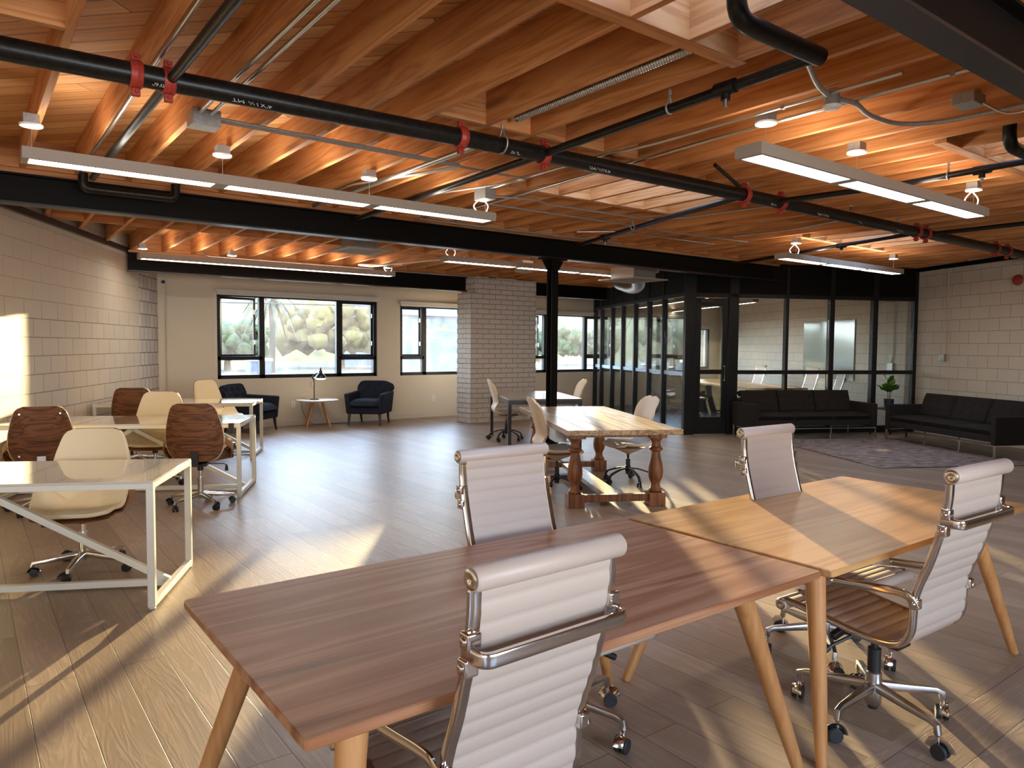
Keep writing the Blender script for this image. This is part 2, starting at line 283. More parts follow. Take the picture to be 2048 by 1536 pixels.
# ------------------------------------------------------------------ mesh builder
class MB:
    def __init__(s): s.bm = bmesh.new()
    def quad(s, *p):
        s.bm.faces.new([s.bm.verts.new(q) for q in p]); return s
    def box(s, x0, x1, y0, y1, z0, z1, rot=None, org=None):
        vs = [Vector((x, y, z)) for x in (x0, x1) for y in (y0, y1) for z in (z0, z1)]
        if rot is not None: vs = [rot @ v for v in vs]
        if org is not None: vs = [v + Vector(org) for v in vs]
        v = [s.bm.verts.new(q) for q in vs]
        for f in ((0, 1, 3, 2), (4, 6, 7, 5), (0, 4, 5, 1), (2, 3, 7, 6), (0, 2, 6, 4), (1, 5, 7, 3)): s.bm.faces.new([v[i] for i in f])
        return s
    def bar(s, p0, p1, w, h, up=(0, 0, 1), w1=None, h1=None):
        p0, p1 = Vector(p0), Vector(p1); d = (p1-p0).normalized(); upv = Vector(up)
        if abs(d.dot(upv)) > 0.98: upv = Vector((1, 0, 0))
        a = d.cross(upv).normalized(); b = a.cross(d).normalized()
        w1 = w if w1 is None else w1; h1 = h if h1 is None else h1
        v = [s.bm.verts.new(p + a*sx*ww/2 + b*sy*hh/2) for p, ww, hh in ((p0, w, h), (p1, w1, h1)) for sx, sy in ((-1, -1), (1, -1), (1, 1), (-1, 1))]
        for f in ((3, 2, 1, 0), (4, 5, 6, 7), (0, 1, 5, 4), (1, 2, 6, 5), (2, 3, 7, 6), (3, 0, 4, 7)): s.bm.faces.new([v[i] for i in f])
        return s
    def cyl(s, p0, p1, r0, r1=None, n=16):
        return s.tube([p0, p1], [r0, r0 if r1 is None else r1], n)
    def tube(s, pts, r, n=12, closed=False, flat=None, up=None):
        """swept section; r number or list; flat=(w,h) makes a rounded flat section with w across 'up' """
        pts = [Vector(p) for p in pts]; m = len(pts)
        rs = r if isinstance(r, (list, tuple)) else [r]*m
        rings = []; prev = None
        for i, p in enumerate(pts):
            if closed: t = (pts[(i+1) % m]-pts[i-1])
            elif i == 0: t = pts[1]-pts[0]
            elif i == m-1: t = pts[-1]-pts[-2]
            else: t = (pts[i+1]-pts[i]).normalized()+(pts[i]-pts[i-1]).normalized()
            t.normalize()
            if up is not None: a = Vector(up) - t*Vector(up).dot(t)
            elif prev is None:
                a = Vector((0, 0, 1)) if abs(t.z) < 0.9 else Vector((1, 0, 0)); a = a - t*a.dot(t)
            else: a = prev - t*prev.dot(t)
            a.normalize(); prev = a; b = t.cross(a)
            ring = []
            for k in range(n):
                th = 2*PI*k/n; c, q = math.cos(th), math.sin(th)
                if flat:
                    e = 0.45
                    c = math.copysign(abs(c)**e, c)*flat[0]/2*(rs[i]); q = math.copysign(abs(q)**e, q)*flat[1]/2*(rs[i])
                else: c *= rs[i]; q *= rs[i]
                ring.append(s.bm.verts.new(p+a*c+b*q))
            rings.append(ring)
        cnt = m if closed else m-1
        for i in range(cnt):
            A, B = rings[i], rings[(i+1) % m]
            for k in range(n): s.bm.faces.new((A[k], A[(k+1) % n], B[(k+1) % n], B[k]))
        if not closed:
            s.bm.faces.new(list(reversed(rings[0]))); s.bm.faces.new(rings[-1])
        return s
    def lathe(s, prof, c=(0, 0, 0), n=24, axis='z', cap=True):
        c = Vector(c); rings = []
        for r, z in prof:
            ring = []
            for k in range(n):
                th = 2*PI*k/n
                if axis == 'z': q = Vector((r*math.cos(th), r*math.sin(th), z))
                elif axis == 'x': q = Vector((z, r*math.cos(th), r*math.sin(th)))
                else: q = Vector((r*math.sin(th), z, r*math.cos(th)))
                ring.append(s.bm.verts.new(c+q))
            rings.append(ring)
        for A, B in zip(rings, rings[1:]):
            for k in range(n): s.bm.faces.new((A[k], A[(k+1) % n], B[(k+1) % n], B[k]))
        if cap: s.bm.faces.new(list(reversed(rings[0]))); s.bm.faces.new(rings[-1])
        return s
    def prism(s, poly, a0, a1, axis='z'):
        """poly 2D; extruded along axis: z->(x,y), x->(y,z), y->(x,z)"""
        def P(u, v, a): return Vector((u, v, a)) if axis == 'z' else (Vector((a, u, v)) if axis == 'x' else Vector((u, a, v)))
        A = [s.bm.verts.new(P(u, v, a0)) for u, v in poly]; B = [s.bm.verts.new(P(u, v, a1)) for u, v in poly]
        n = len(poly)
        s.bm.faces.new(list(reversed(A))); s.bm.faces.new(B)
        for k in range(n): s.bm.faces.new((A[k], A[(k+1) % n], B[(k+1) % n], B[k]))
        return s
    def sheet(s, f, nu, nv, thick=0.0):
        """closed slab from surface f(u,v); thickness along the surface normal (behind)"""
        P = [[Vector(f(i/nu, j/nv)) for j in range(nv+1)] for i in range(nu+1)]
        def nrm(i, j):
            a = P[min(i+1, nu)][j]-P[max(i-1, 0)][j]; b = P[i][min(j+1, nv)]-P[i][max(j-1, 0)]
            q = a.cross(b); return q.normalized() if q.length > 1e-12 else Vector((0, 0, 1))
        A = [[s.bm.verts.new(P[i][j]) for j in range(nv+1)] for i in range(nu+1)]
        if not thick:
            for i in range(nu):
                for j in range(nv): s.bm.faces.new((A[i][j], A[i+1][j], A[i+1][j+1], A[i][j+1]))
            return s
        B = [[s.bm.verts.new(P[i][j]-nrm(i, j)*thick) for j in range(nv+1)] for i in range(nu+1)]
        for i in range(nu):
            for j in range(nv):
                s.bm.faces.new((A[i][j], A[i+1][j], A[i+1][j+1], A[i][j+1])); s.bm.faces.new((B[i][j], B[i][j+1], B[i+1][j+1], B[i+1][j]))
        for i in range(nu):
            s.bm.faces.new((A[i][0], B[i][0], B[i+1][0], A[i+1][0])); s.bm.faces.new((A[i][nv], A[i+1][nv], B[i+1][nv], B[i][nv]))
        for j in range(nv):
            s.bm.faces.new((A[0][j], A[0][j+1], B[0][j+1], B[0][j])); s.bm.faces.new((A[nu][j], B[nu][j], B[nu][j+1], A[nu][j+1]))
        return s
    def build(s, name, mat, parent=None, bevel=0.0, seg=2, subsurf=0, angle=40, loc=None, rz=None):
        bmesh.ops.recalc_face_normals(s.bm, faces=s.bm.faces[:])
        me = bpy.data.meshes.new(name); s.bm.to_mesh(me); s.bm.free()
        for p in me.polygons: p.use_smooth = True
        if not subsurf: me.set_sharp_from_angle(angle=R(angle))
        me.materials.append(mat if isinstance(mat, bpy.types.Material) else M[mat])
        o = bpy.data.objects.new(name, me); COL.objects.link(o)
        if parent is not None: o.parent = parent
        if loc is not None: o.location = loc
        if rz is not None: o.rotation_euler = (0, 0, rz)
        if bevel:
            b = o.modifiers.new('bevel', 'BEVEL'); b.width = bevel; b.segments = seg; b.limit_method = 'ANGLE'; b.angle_limit = R(35)
        if subsurf:
            q = o.modifiers.new('subsurf', 'SUBSURF'); q.levels = subsurf; q.render_levels = subsurf
        return o
def tag(o, label, cat, group=None):
    o['label'] = label; o['category'] = cat
    if group: o['group'] = group
    return o
def struct(o, label=None):
    o['kind'] = 'structure'
    if label: o['label'] = label
    return o
def thing(name, label, cat, loc=(0, 0, 0), rz=0.0, group=None):
    o = bpy.data.objects.new(name, None); COL.objects.link(o); o.location = loc; o.rotation_euler = (0, 0, rz)
    o.empty_display_size = 0.2
    return tag(o, label, cat, group)
def dup(root, loc, rz, label, group=None, scale=None):
    r = root.copy(); COL.objects.link(r); r.location = loc; r.rotation_euler = (0, 0, rz); r['label'] = label
    if group: r['group'] = group
    if scale: r.scale = scale
    for ch in list(root.children):
        c = ch.copy(); COL.objects.link(c); c.parent = r
        for g in list(ch.children):
            d = g.copy(); COL.objects.link(d); d.parent = c
    return r
def box_obj(name, mat, x0, x1, y0, y1, z0, z1, parent=None, bevel=0.0, loc=None, rz=None):
    return MB().box(x0, x1, y0, y1, z0, z1).build(name, mat, parent, bevel, loc=loc, rz=rz)
def smooth_path(pts, k=6):
    """Catmull-Rom through the points"""
    P = [Vector(p) for p in pts]; out = []
    for i in range(len(P)-1):
        a = P[max(i-1, 0)]; b = P[i]; c = P[i+1]; d = P[min(i+2, len(P)-1)]
        for j in range(k):
            t = j/k; out.append(0.5*((2*b)+(c-a)*t+(2*a-5*b+4*c-d)*t*t+(3*b-a-3*c+d)*t**3))
    out.append(P[-1]); return out
def bend_path(pts, r=0.08, k=5):
    """polyline with rounded corners"""
    P = [Vector(p) for p in pts]; out = [P[0]]
    for i in range(1, len(P)-1):
        a = (P[i-1]-P[i]); c = (P[i+1]-P[i]); rr = min(r, a.length*0.45, c.length*0.45)
        p0 = P[i]+a.normalized()*rr; p2 = P[i]+c.normalized()*rr
        for j in range(k+1):
            t = j/k; out.append(p0*(1-t)**2+P[i]*2*t*(1-t)+p2*t*t)
    out.append(P[-1]); return out

# ------------------------------------------------------------------ room shell
YW = 13.47
def wall_holes(name, mat, length, z0, z1, thick, holes, loc, rz, label):
    """wall along local x from 0..length, thickness towards +y, holes (x0,x1,z0,z1)"""
    m = MB(); xs = sorted(set([0, length]+[h[0] for h in holes]+[h[1] for h in holes])); zs = sorted(set([z0, z1]+[h[2] for h in holes]+[h[3] for h in holes]))
    def solid(a, b):
        if a < 0 or b < 0 or a >= len(xs)-1 or b >= len(zs)-1: return False
        cx, cz = (xs[a]+xs[a+1])/2, (zs[b]+zs[b+1])/2
        return not any(h[0] < cx < h[1] and h[2] < cz < h[3] for h in holes)
    for a in range(len(xs)-1):
        for b in range(len(zs)-1):
            if not solid(a, b): continue
            x, X, z, Z = xs[a], xs[a+1], zs[b], zs[b+1]
            m.quad((x, 0, z), (X, 0, z), (X, 0, Z), (x, 0, Z)); m.quad((x, thick, z), (x, thick, Z), (X, thick, Z), (X, thick, z))
            if not solid(a-1, b): m.quad((x, 0, z), (x, 0, Z), (x, thick, Z), (x, thick, z))
            if not solid(a+1, b): m.quad((X, 0, z), (X, thick, z), (X, thick, Z), (X, 0, Z))
            if not solid(a, b-1): m.quad((x, 0, z), (x, thick, z), (X, thick, z), (X, 0, z))
            if not solid(a, b+1): m.quad((x, 0, Z), (X, 0, Z), (X, thick, Z), (x, thick, Z))
    bmesh.ops.remove_doubles(m.bm, verts=m.bm.verts[:], dist=1e-5)
    o = m.build(name, mat, loc=loc, rz=rz); return struct(o, label)
def on_wall(e2): return None
# floor
fl = MB().quad((-6, -6, 0), (27, -6, 0), (27, 17.5, 0), (-6, 17.5, 0))
m = MB(); m.box(-7, 27, -7, YW+0.15, -0.12, 0.0); struct(m.build('floor', 'floor'), 'wide plank oak floor of the whole open office')
# carpet of the meeting room
q = MB(); tri = [C(12.06, 5.32), C(12.06, 9.7), C(20.0, 9.7), C(17.72, 5.32)]
q.prism([(p.x, p.y) for p in tri], 0.0, 0.008)
tag(q.build('carpet', 'carpet'), 'dark blue carpet filling the glass walled meeting room', 'carpet')
# left block wall, its rough end, right block wall, back wall
D_L, D_R = -3.72, 9.70
def e1_at(e2): return (YW + 0.4524*e2)/0.8918
eL = e1_at(D_L); eR = e1_at(D_R)
rzw = PI/2-CA   # local x runs along E1
w = MB().box(-5.0, eL-0.95, 0.0, 0.2, -0.1, 3.30).build('wall_left', 'blockL', loc=C(0, D_L), rz=rzw); struct(w, 'cream painted concrete block wall on the left')
w = MB().box(eL-0.95, eL+0.25, 0.0, 0.2, -0.1, 3.30).build('wall_left', 'rough', loc=C(0, D_L), rz=rzw); struct(w, 'rough split block end of the left wall beside the window wall')
w = MB().box(-4.0, eR+0.15, -0.2, 0.0, -0.1, 3.30).build('wall_right', 'blockR', loc=C(0, D_R), rz=rzw); struct(w, 'pale painted concrete block wall on the right')
zl, zh = 0.90, 2.40
x00 = 2.3
W1 = (3.62, 6.73, zl, 2.44); W2 = (7.25, 9.70, zl, 2.38); W3 = (10.25, 15.93, zl, 2.33); W5 = (16.64, 17.31, 0.91, 2.10)
wall_holes('wall_window', 'plaster', 18.3, -0.1, 3.30, 0.22, [(a-x00, b-x00, c, d) for a, b, c, d in (W1, W2, W3, W5)], (x00, YW, 0), 0.0, 'cream plaster wall with the black framed windows')
# back of the room, behind the camera: invented openings that let in sky fill light
wall_holes('wall_back', 'plaster', 22.0, -0.1, 3.30, 0.2, [(2.0, 5.0, 0.9, 2.4), (7.5, 10.5, 0.9, 2.4)], (-7.0, -3.2, 0), 0.0, 'plaster wall behind the camera with unseen openings added for fill light')
# baseboards
struct(box_obj('baseboard_window', 'base', 2.72, 7.9, YW-0.016, YW, 0, 0.10), 'cream baseboard under the windows')
struct(box_obj('baseboard_window', 'base', 9.0, 12.6, YW-0.016, YW, 0, 0.10), 'cream baseboard behind the brick chimney')
# wall top ledgers
struct(MB().box(-5, eL, -0.05, 0.0, 2.86, 2.93).build('trim_1', 'steel_edge', loc=C(0, D_L), rz=rzw), 'dark ledger along the top of the left block wall')
struct(MB().box(-4, 12.0, 0.0, 0.05, 2.93, 3.0).build('trim_2', 'steel', loc=C(0, D_R), rz=rzw), 'black ledger along the top of the right block wall')

# ------------------------------------------------------------------ roof: deck + joists + blocking, one ceiling
Y1 = 7.62       # beam line between the two bays
def jz(y): return 3.0 if y <= Y1 else 3.0-0.0238*(y-Y1)
JD, JT = 0.235, 0.042
holes = [(1.68, 3.0, 1.42, 2.37), (5.95, 7.35, 1.42, 2.37), (4.42, 6.18, 4.42, 5.50), (9.25, 10.95, 4.42, 5.50)]
def deck_mesh():
    m = MB(); X0, X1 = -7.0, 19.5
    xs = sorted(set([X0, X1]+[h[0] for h in holes]+[h[1] for h in holes])); ys = sorted(set([-3.4, Y1]+[h[2] for h in holes]+[h[3] for h in holes]))
    t = 0.05; z = 3.0+JD
    for a in range(len(xs)-1):
        for b in range(len(ys)-1):
            cx, cy = (xs[a]+xs[a+1])/2, (ys[b]+ys[b+1])/2
            if any(h[0] < cx < h[1] and h[2] < cy < h[3] for h in holes): continue
            m.box(xs[a], xs[a+1], ys[b], ys[b+1], z, z+t)
    zz = jz(YW+0.2)+JD
    v = [(X0, Y1, z), (X1, Y1, z), (X1, YW+0.2, zz), (X0, YW+0.2, zz)]
    m.quad(*v); m.quad(*[(p[0], p[1], p[2]+t) for p in reversed(v)])
    return m
ceil = deck_mesh().build('ceiling', 'deck'); struct(ceil, 'exposed diagonal wood roof boards above the joists')
near_x = [-1.97, -1.57, -1.17, -0.77, -0.37, 0.03, 0.43, 0.832, 1.235, 1.65, 2.045, 2.435, 2.84, 3.22, 3.545, 3.93, 4.30, 4.70, 5.12, 5.50] + [5.50+0.402*k for k in range(1, 25)]
def wall_y_left(x): return (3.72+0.8918*x)/0.4524    # joist meets the left wall at this y
def wall_y_right(x): return (0.8918*x-9.70)/0.4524
jm = {}
def joist(x, ya, yb, far=False):
    key = (round(yb-ya, 2), far)
    if key not in jm:
        m = MB(); L = yb-ya
        if far:
            za, zb = jz(ya), jz(yb)
            vs = [(-0, 0, za), (JT, 0, za), (JT, L, zb), (0, L, zb)]
            b0 = [m.bm.verts.new(v) for v in vs]; b1 = [m.bm.verts.new((v[0], v[1], v[2]+JD)) for v in vs]
            m.bm.faces.new(b0[::-1]); m.bm.faces.new(b1)
            for k in range(4): m.bm.faces.new((b0[k], b0[(k+1) % 4], b1[(k+1) % 4], b1[k]))
        else: m.box(0, JT, 0, L, 3.0, 3.0+JD)
        o = m.build('joist', 'joist', ceil, bevel=0.003, seg=1); jm[key] = o
        o.location = (x, ya, 0); return o
    o = jm[key].copy(); COL.objects.link(o); o.parent = ceil; o.location = (x, ya, 0); return o
for x in near_x:
    ya = -3.0; yb = Y1-0.02
    if x > 8.0: ya = max(ya, wall_y_right(x)+0.02) if wall_y_right(x) > -3 else ya
    if x < -0.3: yb = min(yb, wall_y_left(x))
    if yb-ya > 0.5: joist(x, ya, yb)
far_x = [0.03, 0.36, 0.775, 1.19, 1.60] + [2.02+0.415*k for k in range(0, 42)]
for x in far_x:
    ya, yb = Y1+0.02, min(YW, wall_y_left(x))
    wr = wall_y_right(x)
    if wr > ya: ya = wr+0.02
    if yb-ya > 0.4: joist(x, round(ya, 3), round(yb, 3), True)
# blocking rows between the joists
def block_row(xs, y, z=3.0, x0=-99, x1=99, h=JD, mat='joist'):
    for a, b in zip(xs, xs[1:]):
        if a >= x0-0.01 and b <= x1+0.01:
            m = MB().box(0, b-a-JT, 0, 0.042, z, z+h); m.build('blocking', mat, ceil, loc=(a+JT, y, 0))
M['joistx'] = wood('fir_blocking', (0.40, 0.15, 0.045), (0.52, 0.215, 0.068), (0.60, 0.29, 0.105), 'x', 1.0, 0.62, 0.2)
block_row(near_x, 4.08, x0=-0.4, x1=0.44, mat='joistx'); block_row(near_x, 4.08, x0=2.43, x1=4.31, mat='joistx')
block_row(near_x, 7.50, x0=-0.4, x1=11.0, mat='joistx')
block_row(far_x, 9.9, z=jz(9.9), x0=0.7, x1=9.0, mat='joistx')
block_row(far_x, 11.98, z=jz(11.98), x0=2.0, x1=10.0, mat='joistx')
for hx0, hx1, hy0, hy1 in holes:    # flat headers round the skylight wells, curbs and glazing
    for yy in (hy0-0.05, hy1):
        MB().box(hx0-0.3, hx1+0.3, yy, yy+0.09, 2.997, 3.0+JD).build('skylight_header', 'joistx', ceil, bevel=0.003, seg=1)
M['curb'] = plain('pale_skylight_curb', (0.70, 0.62, 0.60), 0.7, var=0.08, bscale=8)
for k, (hx0, hx1, hy0, hy1) in enumerate(holes):
    z = 3.0+JD+0.05
    m = MB(); t = 0.04
    m.box(hx0-t, hx0, hy0-t, hy1+t, z, z+0.30); m.box(hx1, hx1+t, hy0-t, hy1+t, z, z+0.30); m.box(hx0, hx1, hy0-t, hy0, z, z+0.30); m.box(hx0, hx1, hy1, hy1+t, z, z+0.30)
    s = m.build('window_%d' % (10+k), 'curb'); struct(s, 'square skylight in the roof boards')
    MB().box(hx0, hx1, hy0, hy1, z+0.27, z+0.275).build('skylight_pane', M['pglass'], s)

# ------------------------------------------------------------------ steel
def ibeam(name, x0, x1, y, zb, zt, fw, label, loc=(0, 0, 0)):
    m = MB(); ft = 0.016
    m.box(x0, x1, y-fw/2, y+fw/2, zt-ft, zt); m.box(x0, x1, y-0.006, y+0.006, zb+ft, zt-ft)
    o = tag(m.build(name, 'steel'), label, 'beam')
    MB().box(x0, x1, y-fw/2, y+fw/2, zb, zb+ft).build('lower_flange', 'steel_edge', o)  # lighter colour here stands in for light catching the flange
    return o
ibeam('steel_beam', -0.40, 14.3, 7.60, 2.70, 2.958, 0.15, 'long black steel beam resting on the round-topped black column')
MB().box(-0.40, 14.3, 7.54, 7.66, 2.958, 3.0).build('nailer', 'joistx', bpy.data.objects['steel_beam'])
ibeam('steel_beam', -3.4, 11.8, 1.30, 2.70, 2.985, 0.13, 'black steel beam crossing the upper right corner nearest the camera')
b2 = ibeam('steel_beam', 1.99, 7.93, 12.06, 2.585, 2.86, 0.13, 'black steel beam above the windows, left of the brick chimney')
MB().box(1.99, 7.93, 12.0, 12.12, 2.86, jz(12.06)).build('nailer', 'joistx', b2)
b3 = ibeam('steel_beam', 9.58, 11.75, 12.06, 2.585, 2.86, 0.13, 'short black steel beam right of the brick chimney')
MB().box(9.58, 11.75, 12.0, 12.12, 2.86, jz(12.06)).build('nailer', 'joistx', b3)
col = thing('steel_column', 'black steel column with gusset plates carrying the long beam', 'column', (6.40, 7.60, 0))
m = MB(); m.box(-0.055, 0.055, -0.055, -0.042, 0.02, 2.64); m.box(-0.055, 0.055, 0.042, 0.055, 0.02, 2.64); m.box(-0.008, 0.008, -0.042, 0.042, 0.02, 2.64)
m.build('shaft', 'steel', col)
MB().box(-0.10, 0.10, -0.10, 0.10, 0.0, 0.02).box(-0.070, 0.070, -0.070, 0.070, 0.02, 0.22).build('base_plate', 'steel', col, bevel=0.004)
m = MB(); m.box(-0.12, 0.12, -0.08, 0.08, 2.68, 2.699)
for sgn in (-1, 1): m.prism([(sgn*0.05, 2.48), (sgn*0.19, 2.68), (sgn*0.05, 2.68)], -0.006, 0.006, 'y')
m.box(-0.2, 0.2, -0.075, 0.075, 2.685, 2.699); m.box(-0.075, 0.075, -0.075, 0.075, 2.6, 2.69)
m.build('gusset', 'steel', col)

# chimney of painted brick with toothed corners
ch = MB(); ch.box(0, 1.62, 0, 0.49, 0, 2.56); ch.box(0.10, 1.62, 0, 0.49, 2.56, 2.86)
nrow = 26
for k in range(nrow):
    z = k*0.098
    if k % 2 == 0: ch.box(1.62, 1.632, -0.0, 0.49, z+0.005, z+0.093); ch.box(-0.012, 0.0, 0.0, 0.49, z+0.005, z+0.093)
ch.box(0.10, 0.42, 0.01, 0.40, 2.86, 2.885); ch.box(0.62, 1.10, 0.01, 0.40, 2.86, 2.88)
chm = ch.build('brick_chimney', 'brick', loc=(7.95, 11.89, 0)); tag(chm, 'white painted brick chimney standing in front of the window wall', 'chimney')

# ------------------------------------------------------------------ windows
def window(idx, x0, x1, z0, z1, mull, case, label, rail=1.27):
    root = bpy.data.objects.new('window_%d' % idx, None); COL.objects.link(root); root.location = (x0, YW, 0); struct(root, label)
    L = x1-x0; fw = 0.068; y0, y1 = 0.03, 0.12
    m = MB(); m.box(0, L, y0, y1, z0, z0+fw); m.box(0, L, y0, y1, z1-fw, z1); m.box(0, fw, y0, y1, z0, z1); m.box(L-fw, L, y0, y1, z0, z1)
    for q in mull: m.box(q-x0-0.05, q-x0+0.05, y0, y1, z0, z1)
    edges = [x0]+mull+[x1]
    for (a, b) in case: m.box(a-x0, b-x0, y0, y1, rail-0.035, rail+0.035)
    m.build('window_frame', 'darkframe', root, bevel=0.004)
    for a, b in zip(edges, edges[1:]):
        is_case = any(abs(a-c[0]) < 0.08 for c in case)
        pz = [(z0+fw, rail-0.03), (rail+0.03, z1-fw)] if is_case else [(z0+fw, z1-fw)]
        for k, (pa, pb) in enumerate(pz):
            if is_case and k == 1:
                # casement sash slightly open, hinged at its outer side
                sw = b-a-0.12; sm = MB(); t = 0.04
                sm.box(0, sw, -0.02, 0.02, 0, t); sm.box(0, sw, -0.02, 0.02, pb-pa-t, pb-pa); sm.box(0, t, -0.02, 0.02, 0, pb-pa); sm.box(sw-t, sw, -0.02, 0.02, 0, pb-pa)
                so = sm.build('casement_sash', 'darkframe', root, bevel=0.003, loc=(a-x0+0.06, 0.11, pa))
                MB().box(t, sw-t, -0.003, 0.003, t, pb-pa-t).build('pane', 'glass', so)
                MB().box(sw-0.035, sw-0.015, -0.045, -0.02, 0.22, 0.30).box(sw-0.035, sw-0.015, -0.045, -0.02, pb-pa-0.30, pb-pa-0.22).build('latch', 'chrome', so)
                if case and abs(a-case[0][0]) < 0.08 and idx != 2: so.rotation_euler = (0, 0, R(9))
            else:
                MB().box(a-x0+0.04, b-x0-0.04, 0.07, 0.076, pa, pb).build('pane', 'glass', root)
    # roller blind cassette
    m = MB(); m.box(-0.03, L+0.03, -0.07, 0.02, z1-0.005, z1+0.055); m.cyl((0, -0.02, z1-0.02), (L, -0.02, z1-0.02), 0.028)
    m.build('roller_blind', 'blind', root, bevel=0.008)
    MB().tube([(-0.05, -0.03, z1), (-0.05, -0.03, z0+0.25)], 0.003, 6).build('blind_cord', 'whitecable', root)
    return root
window(1, *W1[:2], W1[2], W1[3], [4.42, 5.92], [(3.62, 4.42), (5.92, 6.73)], 'large black framed window behind the desk lamp')
window(2, *W2[:2], W2[2], W2[3], [7.84, 9.05], [(7.25, 7.84), (9.05, 9.70)], 'black framed window partly hidden by the brick chimney')
window(3, *W3[:2], W3[2], W3[3], [11.17, 12.47, 13.45, 14.85], [(10.25, 11.17), (12.47, 13.45), (14.85, 15.93)], 'long ribbon window running behind the glass partition')
window(4, *W5[:2], W5[2], W5[3], [], [], 'narrow window in the far corner of the meeting room')

# ------------------------------------------------------------------ glass partitions (meeting room)
P1, P2 = 12.0, 5.27     # front line (e1) and side line (e2)
root = bpy.data.objects.new('wall_partition', None); COL.objects.link(root); root.location = C(P1, 0); root.rotation_euler = (0, 0, CROT); struct(root, 'black framed glass front of the meeting room')
m = MB()
posts = [(5.17, 5.36), (5.98, 6.16), (7.06, 7.115), (7.92, 8.01), (8.78, 8.88), (9.62, 9.69)]
for a, b in posts: m.box(a, b, -0.05, 0.05, 0, 2.95)
m.box(6.16, 9.69, -0.04, 0.04, 1.06, 1.13); m.box(5.36, 9.69, -0.05, 0.05, 2.40, 2.47); m.box(6.16, 9.69, -0.04, 0.04, 0, 0.12)
m.build('partition_frame', 'darkframe', root, bevel=0.004)
MB().box(5.17, 9.69, -0.035, 0.035, 2.47, 3.0).build('header_panel', 'steel', root)
for (a, b) in ((6.16, 7.06), (7.115, 7.92), (8.01, 8.78), (8.88, 9.62)):
    for (z0, z1) in ((0.12, 1.06), (1.13, 2.40)): MB().box(a, b, -0.004, 0.004, z0, z1).build('pane', M['pglass'], root)
# glazed door with its closer
dr = bpy.data.objects.new('door_1', None); COL.objects.link(dr); dr.location = C(P1, 5.37); dr.rotation_euler = (0, 0, CROT); struct(dr, 'black framed glass door at the corner of the meeting room')
m = MB(); m.box(0.0, 0.10, -0.025, 0.025, 0.01, 2.38); m.box(0.50, 0.60, -0.025, 0.025, 0.01, 2.38); m.box(0.10, 0.50, -0.025, 0.025, 2.24, 2.38); m.box(0.10, 0.50, -0.025, 0.025, 0.01, 0.31); m.box(0.10, 0.50, -0.025, 0.025, 1.06, 1.14)
m.build('door_frame', 'darkframe', dr, bevel=0.004)
for z0, z1 in ((0.31, 1.06), (1.14, 2.24)): MB().box(0.10, 0.50, -0.004, 0.004, z0, z1).build('pane', M['pglass'], dr)
MB().tube([(0.53, -0.03, 0.95), (0.53, -0.075, 0.95), (0.53, -0.075, 1.2), (0.53, -0.03, 1.2)], 0.010, 8).build('door_handle', 'satin', dr)
MB().box(0.06, 0.30, -0.07, -0.025, 2.30, 2.36).build('door_closer', 'blackplastic', dr, bevel=0.004)
root2 = bpy.data.objects.new('wall_partition', None); COL.objects.link(root2); root2.location = C(0, P2); root2.rotation_euler = (0, 0, CROT); struct(root2, 'glass side of the meeting room with closely spaced black studs')
studs = [12.05, 12.62, 13.16, 13.90, 14.75, 15.56, 16.31, 17.14, 17.70]
studs = [12.05, 13.16, 13.95, 14.75, 15.56, 16.31, 17.14, 17.70]
m = MB()
for s_ in studs: m.box(-0.05, 0.05, s_-0.03, s_+0.03, 0, 2.95)
m.box(-0.045, 0.045, 12.0, 17.75, 2.43, 2.50); m.box(-0.04, 0.04, 12.0, 17.75, 0, 0.06)
m.build('partition_frame', 'darkframe', root2, bevel=0.004)
MB().box(-0.03, 0.03, 12.0, 17.75, 2.50, 3.0).build('header_panel', 'steel', root2)
for a, b in zip(studs, studs[1:]):
    MB().box(-0.004, 0.004, a+0.03, b-0.03, 0.06, 2.43).build('pane', M['pglass'], root2)
    MB().box(-0.006, -0.0045, a+0.03, b-0.03, 1.02, 1.09).build('privacy_film', 'bluetape', root2)

# ------------------------------------------------------------------ pendants
def pendant(x0, x1, y, z, label, hangs, panels=3, frame=None, width=0.19):
    L = x1-x0
    t = thing('linear_pendant_light', label, 'pendant light', (x0, y, z) if frame is None else frame[0], 0 if frame is None else frame[1], 'linear pendant lights')
    m = MB(); hw = width/2
    # channel with an open underside
    m.box(0, L, -hw, hw, 0.02, 0.075); m.box(0, L, -hw, -hw+0.022, 0, 0.02); m.box(0, L, hw-0.022, hw, 0, 0.02); m.box(0, 0.04, -hw+0.022, hw-0.022, 0, 0.02); m.box(L-0.04, L, -hw+0.022, hw-0.022, 0, 0.02)
    gap = 0.10; pl = (L-0.08-gap*(panels-1))/panels
    for k in range(panels-1):
        a = 0.04+pl*(k+1)+gap*k; m.box(a, a+gap, -hw+0.022, hw-0.022, 0, 0.02)
    m.build('housing', 'fixture', t)
    for k in range(panels):
        a = 0.04+(pl+gap)*k; MB().box(a, a+pl, -hw+0.022, hw-0.022, 0.004, 0.016).build('diffuser', 'diffuser', t)
    MB().box(0.06, L-0.06, -hw+0.03, hw-0.03, 0.0755, 0.0775).build('uplight_lens', 'uplight', t)
    for hx in hangs:
        top = jz((y if frame is None else 12)) - z
        MB().tube([(hx-x0, 0, 0.075), (hx-x0, 0, top-0.06)], 0.0018, 6).build('suspension_wire', 'satin', t)
        m = MB(); m.lathe([(0.065, top-0.075), (0.068, top-0.07), (0.068, top-0.062), (0.02, top-0.060)], (hx-x0, 0, 0), 24)
        cn = m.build('ceiling_canopy', 'white', t)
        MB().box(hx-x0-0.045, hx-x0+0.045, -0.045, 0.045, top-0.060, top+0.0).build('junction_box', 'greybox', cn)
    return t
